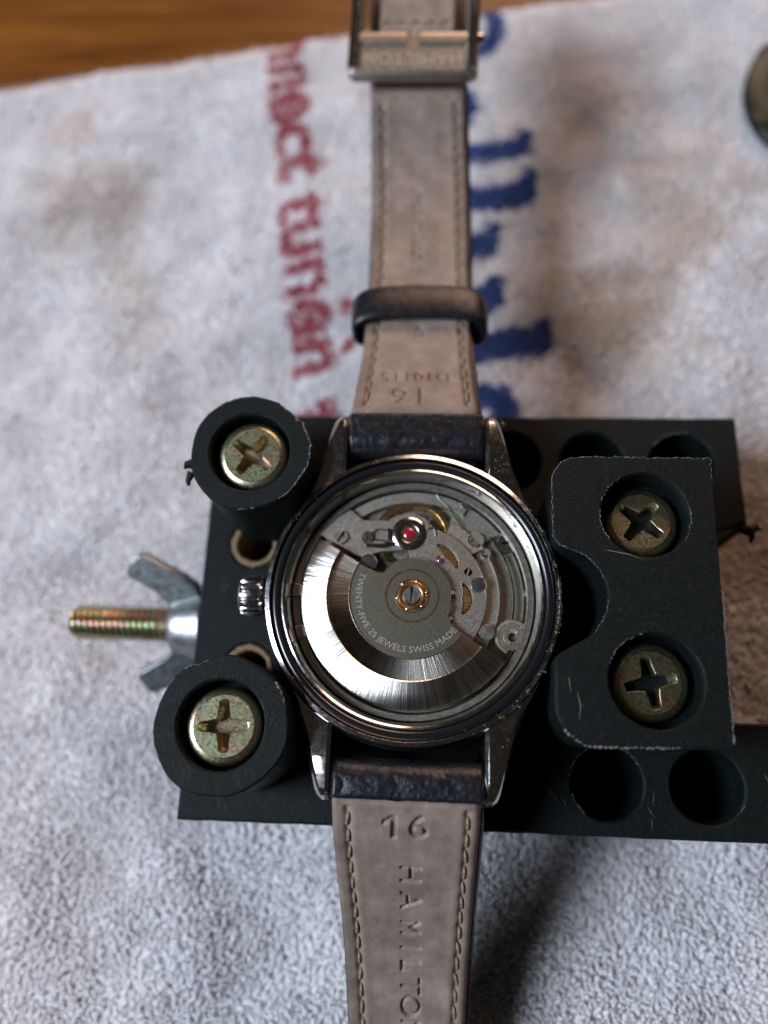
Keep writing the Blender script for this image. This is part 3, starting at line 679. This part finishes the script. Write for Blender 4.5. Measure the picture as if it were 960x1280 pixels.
# slotted screws, holes and jewels
def slot_screw(px, py, r, ang, z, parent=watch, mat='steel_satin', h=0.3):
    x_, y_ = c24(px, py, z); d = np.array((math.cos(R(ang)), math.sin(R(ang)))); s_ = np.array((-d[1], d[0])); c_ = np.array((x_, y_))
    mb = MB(); mb.prism(circ(x_, y_, r, 30), z-0.2, z+h, [[tuple(c_+d*u+s_*v) for u, v in ((-r*0.9, -r*0.13), (r*0.9, -r*0.13), (r*0.9, r*0.13), (-r*0.9, r*0.13))]], blind=0.22, ch=0.05)
    return mb.build('slotted_screw', mat, parent)
slot_screw(256, 292, 0.78, 60, 23.27, ck); slot_screw(660, 298, 0.72, 30, 22.45); slot_screw(752, 312, 1.1, 15, 22.3, watch, 'bright'); slot_screw(692, 578, 0.85, 115, 22.87); slot_screw(636, 398, 0.5, 70, 23.0)
slot_screw(690, 338, 0.4, 10, 22.5); slot_screw(812, 462, 0.42, 80, 22.05)
for px, py, r, m_ in ((340, 366, 0.78, 'black'), (668, 434, 0.7, 'black'), (634, 184, 0.62, 'black')):
    x_, y_ = c24(px, py, 23.3); mb = MB(); mb.lathe([(0, 0.02), (r*0.9, 0.02), (r, 0.0)], 28, (x_, y_, 23.31 if px != 634 else 22.72)); mb.build('bore_hole', 'black', watch)
    mb = MB(); mb.lathe([(r, 0), (r+0.05, 0.06), (r+0.16, 0.06), (r+0.2, 0)], 28, (x_, y_, 23.31 if px != 634 else 22.72)); mb.build('hole_edge', 'bright', watch)
for px, py, r, z in ((554, 359, 0.4, 23.32), (588, 468, 0.4, 23.32), (578, 546, 0.42, 23.32), (790, 566, 0.55, 22.4)):
    x_, y_ = c24(px, py, z); mb = MB(); mb.lathe([(r+0.14, 0), (r+0.1, 0.06), (r, 0.04)], 26, (x_, y_, z)); js = mb.build('jewel_sink', 'bright', watch)
    mb = MB(); mb.lathe([(0, 0.1), (r*0.6, 0.09), (r, 0.0)], 24, (x_, y_, z)); mb.build('jewel', 'ruby_dark', js)
# click work at the lower right
kc = c24(770, 590)
mb = MB(); mb.lathe([(0.5, 0), (0.5, 0.3), (0.9, 0.36), (1.0, 0.2), (1.5, 0.2), (1.55, 0.36), (1.9, 0.34), (2.0, 0)], 40, (kc[0], kc[1], 22.36), 40, 250); mb.build('crown_wheel', 'plate', watch)
mb = MB(); mb.prism(gear_poly(kc[0], kc[1], 1.5, 22, 0.22), 22.36, 22.6, [circ(kc[0], kc[1], 0.5, 20)], ch=0.03); mb.build('ratchet_wheel', 'plate_dark', watch)
mb = MB(); mb.tube([(*p, 22.5) for p in arc(WC[0], WC[1], 11.3, 40, -25, 26)], 0.11, 6); mb.build('click_spring', 'steel', watch)
mb = MB(); mb.tube([(*p, 22.88) for p in arc(WC[0], WC[1], 9.7, 55, -30, 26)], 0.05, 6); mb.build('bridge_edge', 'bright', watch)
# engraved figures on the rim
def flat_text(name, text, size, fn, mat, parent, z, th=0.03, shear=0.0, spacing=1.0, sx=1.0):
    V_, T_ = text_tris(text, size, shear, spacing=spacing)
    mb = MB(); P = [fn(a*sx, b) for a, b in V_]
    mb.add([(p[0], p[1], (p[2] if len(p) > 2 else z)+th) for p in P], [tuple(int(i) for i in t) for t in T_]); return mb.build(name, mat, parent, None, None)
def on_arc(r0, a_mid, inward=False):
    def fn(x_, y_):
        if inward: a = R(a_mid)+x_/r0; r_ = r0-y_
        else: a = R(a_mid)-x_/r0; r_ = r0+y_
        return (WC[0]+r_*math.cos(a), WC[1]+r_*math.sin(a))
    return fn
for text, a in (('ETA', 106.5), ('2824-2', 86), ('SWISS', 70.5)): flat_text('engraving', text, 0.72, on_arc(11.75, a), 'frost', rimb, 22.71, 0.015)

# rotor
ZR = 24.05
mb = MB()
pl = arc(WC[0], WC[1], 6.95, 150, 324, 60) + [(WC[0]+5.2*math.cos(R(326)), WC[1]+5.2*math.sin(R(326)))] + arc(WC[0], WC[1], 4.55, 333, 345, 4) + arc(WC[0], WC[1], 4.3, 350, 480, 30) + [(WC[0]-3.3, WC[1]+2.5), (WC[0]-4.0, WC[1]+2.55)]
mb.prism(pl, ZR-0.35, ZR, ch=0.06); rotor = mb.build('rotor', 'rotor_plate', watch)
def rotor_band(name, r0, r1, prof, mat):
    mb = MB(); mb.lathe(prof, 150, (0, 0, 0), 149.5, 324.5); mb.V = [(x_+WC[0], y_+WC[1], z_) for x_, y_, z_ in mb.V]
    return mb.build(name, mat, rotor, None, 30, (WC[0], WC[1], 14.0))
rotor_band('rotor_web', 6.9, 9.4, [(6.98, ZR-0.3), (6.98, ZR+0.05), (9.35, ZR+0.05), (9.35, ZR-0.3)], 'rotor_in')
rotor_band('rotor_weight', 9.25, 12.3, [(9.3, ZR-0.6), (9.3, ZR+0.66), (9.42, ZR+0.73), (10.6, ZR+0.46), (12.1, ZR+0.08), (12.28, ZR-0.02), (12.3, ZR-0.9), (11.0, ZR-0.9)], 'rotor')
mb = MB(); mb.tube([(*p, ZR+0.05) for p in arc(WC[0], WC[1], 6.95, 151, 322, 70)], 0.07, 6); mb.build('rotor_groove', 'bright', rotor)
V_, T_ = text_tris('TWENTY-FIVE 25 JEWELS SWISS MADE', 0.98); wd = np.ptp(V_[:, 0]); arcl = R(170)*5.85
flat_text('lettering', 'TWENTY-FIVE 25 JEWELS SWISS MADE', 0.98, on_arc(5.95, 240, True), 'frost', rotor, ZR, 0.03, 0, 1.0, arcl/wd)
hx, hy = WC
mb = MB(); mb.prism(gear_poly(hx, hy, 3.0, 60, 0.09), ZR-0.02, ZR+0.06, [circ(hx, hy, 2.83, 60)], ch=0.0); mb.build('bearing_rim', 'gold', rotor)
mb = MB(); mb.lathe([(1.0, 0), (1.05, 0.22), (1.25, 0.30), (1.5, 0.26), (1.62, 0.12), (1.85, 0.12), (1.9, 0.0)], 60, (hx, hy, ZR+0.01)); brg = mb.build('ball_bearing', 'copper', rotor)
for k in range(6):
    a = R(60*k+12); mb = MB(); cx_, cy_ = hx+1.62*math.cos(a), hy+1.62*math.sin(a)
    mb.lathe([(0, 0.22), (0.12, 0.18), (0.17, 0.0)], 12, (cx_, cy_, ZR+0.12)); mb.build('bearing_ball', 'bright', brg)
s_ = []
mb = MB(); mb.prism(circ(hx, hy, 0.98, 36), ZR, ZR+0.42, [[(hx-0.12, hy-0.88), (hx+0.08, hy-0.88), (hx+0.12, hy+0.88), (hx-0.08, hy+0.88)]], blind=0.2, ch=0.07); mb.build('slotted_screw', 'zinc', rotor)

# ------------------------------------------------------------------ straps
class Strap:
    """path gives (y, z) of the lining's upper face; widths and thickness run along it"""
    def __init__(s, pts, wid, thick, sy, xc=None):
        s.P = smooth_path(pts, 260); s.d = np.concatenate(([0], np.cumsum(np.linalg.norm(np.diff(s.P, axis=0), axis=1)))); s.L = s.d[-1]
        s.wid, s.thick, s.sy = wid, thick, sy; s.xc = xc or [(0, 0), (200, 0)]
    def frame(s, q):
        y_ = np.interp(q, s.d, s.P[:, 0]); z_ = np.interp(q, s.d, s.P[:, 1]); e = 0.6
        ty = np.interp(q+e, s.d, s.P[:, 0])-np.interp(q-e, s.d, s.P[:, 0]); tz = np.interp(q+e, s.d, s.P[:, 1])-np.interp(q-e, s.d, s.P[:, 1])
        L = np.hypot(ty, tz); ty, tz = ty/L, tz/L
        return y_, z_, -tz*s.sy, ty*s.sy            # point and upward normal (ny, nz)
    def w(s, q): return np.interp(q, [a for a, b in s.wid], [b for a, b in s.wid])
    def t(s, q): return np.interp(q, [a for a, b in s.thick], [b for a, b in s.thick])
    def x(s, q): return np.interp(q, [a for a, b in s.xc], [b for a, b in s.xc])
    def point(s, q, x_, h=0.0):
        y_, z_, ny, nz = s.frame(q); return (s.x(q)+x_, y_+ny*h, z_+nz*h)
    def s_at_y(s, y_): return float(np.interp(y_*s.sy, s.P[:, 0]*s.sy, s.d))
def build_strap(st, deboss, lining_from, stitch_from, stitch_to, inset, grid=0.11, end=None):
    secs = []
    for q in np.concatenate((np.linspace(0, 3.2, 12)[:-1], np.linspace(3.2, st.L, 90))):
        w_, t_ = st.w(q), st.t(q)
        if q < 2.2: k = math.sqrt(max(0.02, 1-((2.2-q)/2.2)**2))
        else: k = 1.0
        top = -0.35-0.35*min(1, max(0, (q-lining_from)/0.6)) if q > lining_from else -0.02; mid = -t_/2; ht = (top-mid)*k; hb = (t_/2)*k; r_ = 0.55*min(1, k)
        ring = [(-w_/2, mid-hb*0.5), (-w_/2+r_, mid-hb), (0, mid-hb*1.08), (w_/2-r_, mid-hb), (w_/2, mid-hb*0.5), (w_/2, mid+ht*0.5), (w_/2-0.25, mid+ht*0.86), (w_/2-r_*1.1, mid+ht), (w_/4, mid+ht*1.0), (0, mid+ht*1.02), (-w_/4, mid+ht*1.0), (-w_/2+r_*1.1, mid+ht), (-w_/2+0.25, mid+ht*0.86), (-w_/2, mid+ht*0.5)]
        secs.append([st.point(q, a, b) for a, b in ring])
    mb = MB(); mb.loft(secs); body = mb.build('strap', 'leather', watch, sharp=30)
    # lining sheet with stitched grooves and pressed-in lettering
    q1 = st.L if end is None else end
    nq = int((q1-lining_from)/(grid*1.25)); nx = int(16/grid)
    Q, A = np.meshgrid(np.linspace(lining_from, q1, nq), np.linspace(-1, 1, nx), indexing='ij')
    wq = st.w(Q); Xl = A*(wq/2-0.32)-0.16
    Q = Q + 0.5*np.clip(1-(Q-lining_from)/1.6, 0, 1)*(vnoise(Xl, Xl*0, 31+int(st.sy), 0.5)-0.5)
    y_, z_, ny, nz = st.frame(Q)
    edge = (wq/2-0.32)*(1-np.abs(A))
    h = -0.32*np.clip(1-edge/0.55, 0, 1)**2
    ins = np.abs(Xl)-(wq/2-inset); act = (Q > stitch_from-0.4) & (Q < stitch_to+0.4)
    per = 0.5+0.5*np.cos(2*PI*(Q-stitch_from)/STITCH)
    h += -np.where(act, (0.17+0.12*per)*np.exp(-(ins/0.30)**2), 0)
    h += np.where(act, 0.05*np.exp(-((np.abs(ins)-0.75)/0.45)**2), 0)
    h += -0.30*np.clip(1-(Q-lining_from)/0.7, 0, 1)**2
    h += 0.12*(vnoise(Xl, Q, 41, 0.25)-0.5) + 0.05*(vnoise(Xl, Q, 42, 0.9)-0.5) + 0.02*(vnoise(Xl, Q, 43, 3.0)-0.5)
    for ras, dep in deboss: h += -dep*ras.get(Xl, Q*st.sy)
    Vx = np.stack((st.x(Q)+Xl, y_+ny*h, z_+nz*h), -1).reshape(-1, 3)
    I = np.arange(nq*nx).reshape(nq, nx); F = np.stack((I[:-1, :-1], I[1:, :-1], I[1:, 1:], I[:-1, 1:]), -1).reshape(-1, 4)
    if st.sy > 0: F = F[:, ::-1]
    # skirt: turn the sheet's rim down into the strap body
    rim = np.concatenate((I[0, :], I[1:, -1], I[-1, -2::-1], I[-2:0:-1, 0])); low = Vx[rim].copy(); low[:, 2] -= 0.75; k = len(Vx)
    Vx = np.concatenate((Vx, low)); n = len(rim); F2 = [(int(rim[i]), k+i, k+(i+1) % n, int(rim[(i+1) % n])) for i in range(n)]
    me = new_mesh('lining', Vx-ORIGIN[watch.name], F.tolist()+F2, 'lining', None)
    wear = np.clip(1-edge/2.1, 0, 1)**1.4*(0.45+1.0*vnoise(Xl, Q, 51, 0.35)) + 0.35*np.clip(1-(Q-lining_from)/1.5, 0, 1)
    for ras, dep in deboss: wear = np.maximum(wear, min(0.3, dep*0.9)*ras.get(Xl, Q*st.sy))
    at_ = me.attributes.new('wear', 'FLOAT', 'POINT'); at_.data.foreach_set('value', np.concatenate((wear.ravel(), np.ones(len(low)))).astype(np.float32))
    place('lining', me, body)
    # grained black leather folded over the spring bar
    Qe, Ae = np.meshgrid(np.linspace(0.0, lining_from+0.25, 46), np.linspace(-1, 1, 150), indexing='ij'); we = st.w(Qe); Xe = Ae*(we/2-0.02)
    te = st.t(Qe); ke = np.sqrt(np.maximum(0.02, 1-np.clip((2.2-Qe)/2.2, 0, 1)**2)); mid = -te/2
    he = mid + (-0.02-mid)*ke
    ph = (Xe+0.35*np.sin(Qe*1.7)+0.8*(vnoise(Xe*0, Qe, 61+int(st.sy), 0.6)-0.5))/5.6 + 0.27
    seg = 1-np.abs(2*(ph-np.floor(ph))-1)**5; row = 1-np.abs(2*((Qe+0.5*np.floor(ph))/3.3 % 1.0)-1)**6
    he = he + 0.05 + 0.09*seg*(0.6+0.4*row) - 0.5*np.clip(1-(we/2-np.abs(Xe))/0.5, 0, 1)**2 + 0.10*(vnoise(Xe, Qe, 62, 0.8)-0.5) + 0.05*(vnoise(Xe, Qe, 63, 2.5)-0.5) - 0.4*np.clip(1-(lining_from+0.25-Qe)/0.5, 0, 1)**2
    ye, ze, ny, nz = st.frame(Qe); Ve = np.stack((st.x(Qe)+Xe, ye+ny*he, ze+nz*he), -1).reshape(-1, 3)
    I = np.arange(Qe.size).reshape(Qe.shape); Fe = np.stack((I[:-1, :-1], I[1:, :-1], I[1:, 1:], I[:-1, 1:]), -1).reshape(-1, 4)
    if st.sy > 0: Fe = Fe[:, ::-1]
    place('folded_end', new_mesh('folded_end', Ve-ORIGIN[watch.name], Fe.tolist(), 'leather', None), body)
    return body
STITCH = 2.05
# one stitch, lying along y
mb = MB(); mb.tube([(0, -0.80, -0.12), (0.02, -0.55, 0.02), (0.05, 0, 0.08), (0.04, 0.55, 0.02), (0, 0.80, -0.12)], [0.11, 0.19, 0.21, 0.19, 0.11], 7)
ST_ME = new_mesh('stitch', np.array(mb.V), mb.F, 'thread', None)
def stitches(st, body, q0, q1, inset, rough=0.05):
    n = int((q1-q0)/STITCH)
    for sx in (-1, 1):
        for i in range(n):
            q = q0+(i+0.5)*STITCH; y_, z_, ny, nz = st.frame(q); p = st.point(q, sx*(st.w(q)/2-inset), -0.10)
            o = place('stitch', ST_ME, body, p); o.rotation_euler = (math.atan2(-ny, nz), 0, R(random.gauss(4 if sx > 0 else -3, 4))); s_ = random.uniform(0.85, 1.05); o.scale = (s_, random.uniform(0.9, 1.05), s_)
# lower strap
low = Strap([(-16.6, 25.05), (-20.6, 25.0), (-23.4, 23.6), (-28, 20.3), (-33, 16.4), (-39, 12.5), (-46, 9.2), (-54, 6.6), (-62, 5.2)], [(0, 15.7), (4, 15.8), (7, 15.75), (14, 15.1), (24, 14.2), (36, 13.3), (60, 13.0)], [(0, 4.4), (5, 4.3), (12, 3.4), (25, 2.6), (60, 2.2)], -1, [(0, 0.1), (60, 0.5)])
rs = Raster(-8, 8, -62, 0, 0.05)
def qy(st, px, py):
    """strap coordinates under a picture point"""
    best = None
    for q in np.linspace(0, st.L, 500):
        y_, z_, _, _ = st.frame(q); p = at(px, py, z_)
        e_ = abs(p[1]-y_)
        if best is None or e_ < best[0]: best = (e_, q, p[0]-st.x(q))
    return best[2], best[1]
x_, q_ = qy(low, 508, 1036); rs.text('6', 3.7, x_+1.25, -q_, 0, 1.25, 1.0, bold=0.03)
rs.poly([(x_-1.55, -q_-1.3), (x_-1.0, -q_-1.3), (x_-1.0, -q_+1.35), (x_-1.45, -q_+1.35), (x_-2.45, -q_+0.75), (x_-2.45, -q_+0.3), (x_-1.55, -q_+0.75)])
xa, qa = qy(low, 512, 1080); xb, qb = qy(low, 512, 1262)
lets = 'HAMILTON'; ys = [1094, 1126, 1160, 1186, 1207, 1233, 1258, 1288]
for ch_, yy in zip(lets, ys):
    x_, q_ = qy(low, 512, yy); rs.text(ch_, 3.4, x_, -q_, -90, 1.05 if ch_ != 'M' else 0.8, 0.95)
rs.blur(2)
lb = build_strap(low, [(rs, 0.30)], 3.9, 5.2, 52, 1.75)
stitches(low, lb, 5.2, 52, 1.75)
# upper strap
upp = Strap([(17.0, 24.9), (22.2, 25.1), (25, 24.2), (29, 22.6), (36, 20.4), (45, 19.0), (55, 18.8), (65, 20.2), (74, 22.2), (84, 24.2), (96, 25.5)], [(0, 15.7), (4.5, 15.8), (8, 15.1), (14, 14.3), (24, 13.8), (40, 13.6), (90, 13.6)], [(0, 4.4), (5, 4.2), (12, 3.2), (25, 2.6), (90, 2.4)], 1, [(0, -0.05), (20, -0.2), (40, -0.5), (80, -2.0)])
rs2 = Raster(-8, 8, 0, 90, 0.05)
x_, q_ = qy(upp, 513, 493); rs2.text('16', 3.6, x_, q_, 180, 1.25, 1.0, spacing=1.1)
x_, q_ = qy(upp, 520, 470); rs2.text('D10115', 2.2, x_, q_, 180, 1.1, 1.0, spacing=1.1)
rs2.blur(2)
rs3 = Raster(-8, 8, 0, 90, 0.05)
x_, q_ = qy(upp, 524, 287); rs3.text('Hamilton', 3.2, x_, q_, -90, 1.1, 0.85, shear=0.35)
x_, q_ = qy(upp, 524, 412); rs3.text('47', 2.0, x_, q_, -90, 1.0, 0.9, shear=0.3)
rs3.blur(2)
ub = build_strap(upp, [(rs2, 0.24), (rs3, 0.24)], 5.0, 6.6, 54, 1.7, 0.12)
stitches(upp, ub, 6.6, 54, 1.7)
q_ = qy(upp, 515, 124)[1]
for i in range(4):
    p = upp.point(q_, -3.6+i*2.4, -0.06); o = place('stitch', ST_ME, ub, p); o.rotation_euler = (0, 0, R(90+random.gauss(0, 4)))
# spring-bar folds: creases in the black leather ends
# keeper loop
qk = qy(upp, 522, 385)[1]; 
mb = MB(); secs = []
wk = float(upp.w(qk))/2+1.35; tk = float(upp.t(qk))
for i in range(72):
    a = 2*PI*i/72; ca, sa = math.cos(a), math.sin(a); e_ = 0.36
    xx = wk*math.copysign(abs(ca)**e_, ca); hh = -tk/2 + (tk/2+1.25)*math.copysign(abs(sa)**0.62, sa)
    sag = 0.75*(abs(xx)/wk)**3*(1 if sa > 0 else 1)
    th = 0.62
    nx_, nh_ = ca, sa; ring = []
    for b in np.linspace(0, 2*PI, 13)[:-1]:
        dq = 2.55*math.copysign(abs(math.cos(b))**0.5, math.cos(b)); dr = th*math.copysign(abs(math.sin(b))**0.8, math.sin(b))
        ring.append(upp.point(qk+dq-sag, xx+nx_*dr*0.9, hh+nh_*dr))
    secs.append(ring)
n = 12; V = [p for q in secs for p in q]; F = [(i*n+j, i*n+(j+1) % n, ((i+1) % 72)*n+(j+1) % n, ((i+1) % 72)*n+j) for i in range(72) for j in range(n)]
mb.add(V, F); kp = mb.build('keeper_loop', 'leather', watch, sharp=60)
# buckle
zb = 26.0
pL, pR = at(434, 72, zb), at(598, 68, zb); bx = (pL[0]+pR[0])/2; bw = (pR[0]-pL[0])/2; y0 = at(515, 98, zb-1.2)[1]; y1 = at(515, 47, zb)[1]
buckle_tilt = Matrix.Translation((bx, y0, zb)) @ Matrix.Rotation(R(-1.5), 4, 'Z') @ Matrix.Rotation(R(9), 4, 'X')
def rrect(x0, x1, y0_, y1_, r): return arc(x1-r, y1_-r, r, 0, 90, 5)+arc(x0+r, y1_-r, r, 90, 180, 5)+arc(x0+r, y0_+r, r, 180, 270, 5)+arc(x1-r, y0_+r, r, 270, 360, 5)
bl = y1-y0
def tilt(mb): mb.V = [tuple(buckle_tilt @ Vector(v)) for v in mb.V]; return mb
mb = MB(); mb.prism(rrect(-bw, bw, -0.2, 17, 1.2), -2.0, 0.0, [rrect(-bw+1.9, bw-1.9, bl, 15.4, 0.5)], ch=0.42)
bk = tilt(mb).build('buckle', 'buckle', watch, sharp=30)
mb = MB(); mb.loft([[(x_, bl-1.9, -0.05), (x_, bl-1.7, 0.2), (x_, bl-0.8, 0.34), (x_, bl-0.1, 0.12), (x_, bl-0.02, -0.8)] for x_ in (-bw+1.3, -0.9)]); mb.loft([[(x_, bl-1.9, -0.05), (x_, bl-1.7, 0.2), (x_, bl-0.8, 0.34), (x_, bl-0.1, 0.12), (x_, bl-0.02, -0.8)] for x_ in (0.9, bw-1.3)])
tilt(mb).build('front_ridge', 'buckle', bk)
for sx in (-1, 1):
    mb = MB(); mb.loft([[(sx*(bw-0.95+0.85*math.cos(a)), y_, -0.35+0.95*math.sin(a)) for a in np.linspace(0, PI, 9)] for y_ in (0.3, 16.5)]); tilt(mb).build('side_bar', 'steel', bk)
mb = MB(); mb.lathe([(0.0, 0.5), (0.5, 0.5), (0.75, 0.3), (0.75, -1.2), (0.0, -1.2)], 20, (0, 0, 0), mtx=Matrix.Translation((bw+0.1, bl-0.4, -0.9)) @ Matrix.Rotation(R(90), 4, 'Y')); tilt(mb).build('bar_end', 'steel', bk)
mb = MB(); mb.tube([(0, bl+0.4, -1.0), (0, bl-0.7, -0.45), (0, bl-1.2, -0.5)], [0.5, 0.5, 0.4], 10); tilt(mb).build('tongue', 'buckle', bk)
tl = (bl-1.9)/2
flat_text('lettering', 'HAMILTON', 2.5, lambda a, b: tuple(buckle_tilt @ Vector((-a, tl-b, 0.0))), 'frost_dim', bk, 0, 0.04, 0, 1.15, 0.94)
# the other end of the strap fold, inside the buckle
mb = MB(); mb.prism(rrect(-bw+4.0, bw-3.4, bl+1.0, 14.5, 0.6), -2.2, -1.3, ch=0.3); fl = tilt(mb).build('strap_end', 'lining', watch)
for i in range(5):
    p = buckle_tilt @ Vector((-4.0+i*2.0, bl+2.6, -1.28)); o = place('stitch', ST_ME, fl, p); o.rotation_euler = (R(9), 0, R(90))

# grime along the rim and on the lugs
mb = MB(); g = np.random.default_rng(3)
def chip(x_, y_, z_, s_):
    k = 5; V = []; a0 = g.uniform(0, 6)
    for i in range(k): V.append((x_+s_*g.uniform(0.5, 1)*math.cos(a0+i*1.257), y_+s_*g.uniform(0.5, 1)*math.sin(a0+i*1.257), z_-0.05))
    V.append((x_+g.normal(0, s_*0.3), y_+g.normal(0, s_*0.3), z_+s_*g.uniform(0.4, 0.9))); mb.add(V, [(i, (i+1) % k, k) for i in range(k)])
for _ in range(1500):
    a = g.normal(2, 28)
    if abs(a) > 75 or vnoise(np.array([a*0.3]), np.array([0.0]), 77, 0.9)[0] < 0.45+0.4*g.random(): continue
    r_ = g.normal(15.95, 0.13); x_, y_ = WC[0]+r_*math.cos(R(a)), WC[1]+r_*math.sin(R(a)); chip(x_, y_, 25.42-max(0, r_-15.85)*0.9, g.uniform(0.03, 0.13))
for _ in range(60):
    a = g.uniform(0, 360); r_ = g.normal(15.6, 0.2); chip(WC[0]+r_*math.cos(R(a)), WC[1]+r_*math.sin(R(a)), 25.6-max(0, r_-15.75)*0.9, g.uniform(0.03, 0.09))
for _ in range(70):
    t_ = g.uniform(0, 1); yy = 14+7*t_; x_ = 8.5+g.uniform(0.0, 1)*(2.2-1.0*t_)+0.3*math.sin(9*t_); chip(WC[0]+x_, WC[1]+yy, 25.13, g.uniform(0.03, 0.09))
for _ in range(7):
    yy = g.uniform(13.5, 20.5); x_ = 8.4+g.uniform(0, 2.0); chip(WC[0]+x_, WC[1]-yy, 25.15, g.uniform(0.03, 0.08))
mb.build('grime', 'grime', watch, 'stuff', None)

# ------------------------------------------------------------------ case back on the towel
cbx, cby = at(930, 124, 1.0)[:2]; cbx += 14.8
back = thing('round_cover', 'round steel watch case back with dark glass centre lying on towel at upper right', 'case back', (cbx, cby, -0.5))
mb = MB(); mb.lathe([(11.0, -0.4), (14.2, -0.4), (14.8, 0.2), (14.85, 1.4), (14.5, 1.9), (13.6, 2.2), (12.4, 2.35), (11.4, 2.3), (11.0, 1.9), (11.0, -0.4)], 96, (cbx, cby, 0)); mb.build('rim', 'dull', back)
mb = MB(); mb.lathe([(0, 2.1), (8, 2.05), (10.98, 1.85), (10.98, 0.0), (0, 0.0)], 72, (cbx, cby, 0)); mb.build('window', 'glass', back)
for k in range(6):
    a = R(60*k+20); mb = MB(); d = np.array((math.cos(a), math.sin(a))); n_ = np.array((-d[1], d[0])); c_ = np.array((cbx, cby))
    mb.prism([tuple(c_+d*u+n_*v) for u, v in ((13.5, -1.2), (14.9, -1.2), (14.9, 1.2), (13.5, 1.2))], 1.6, 2.38, ch=0.1); mb.build('key_notch', 'dull', back)
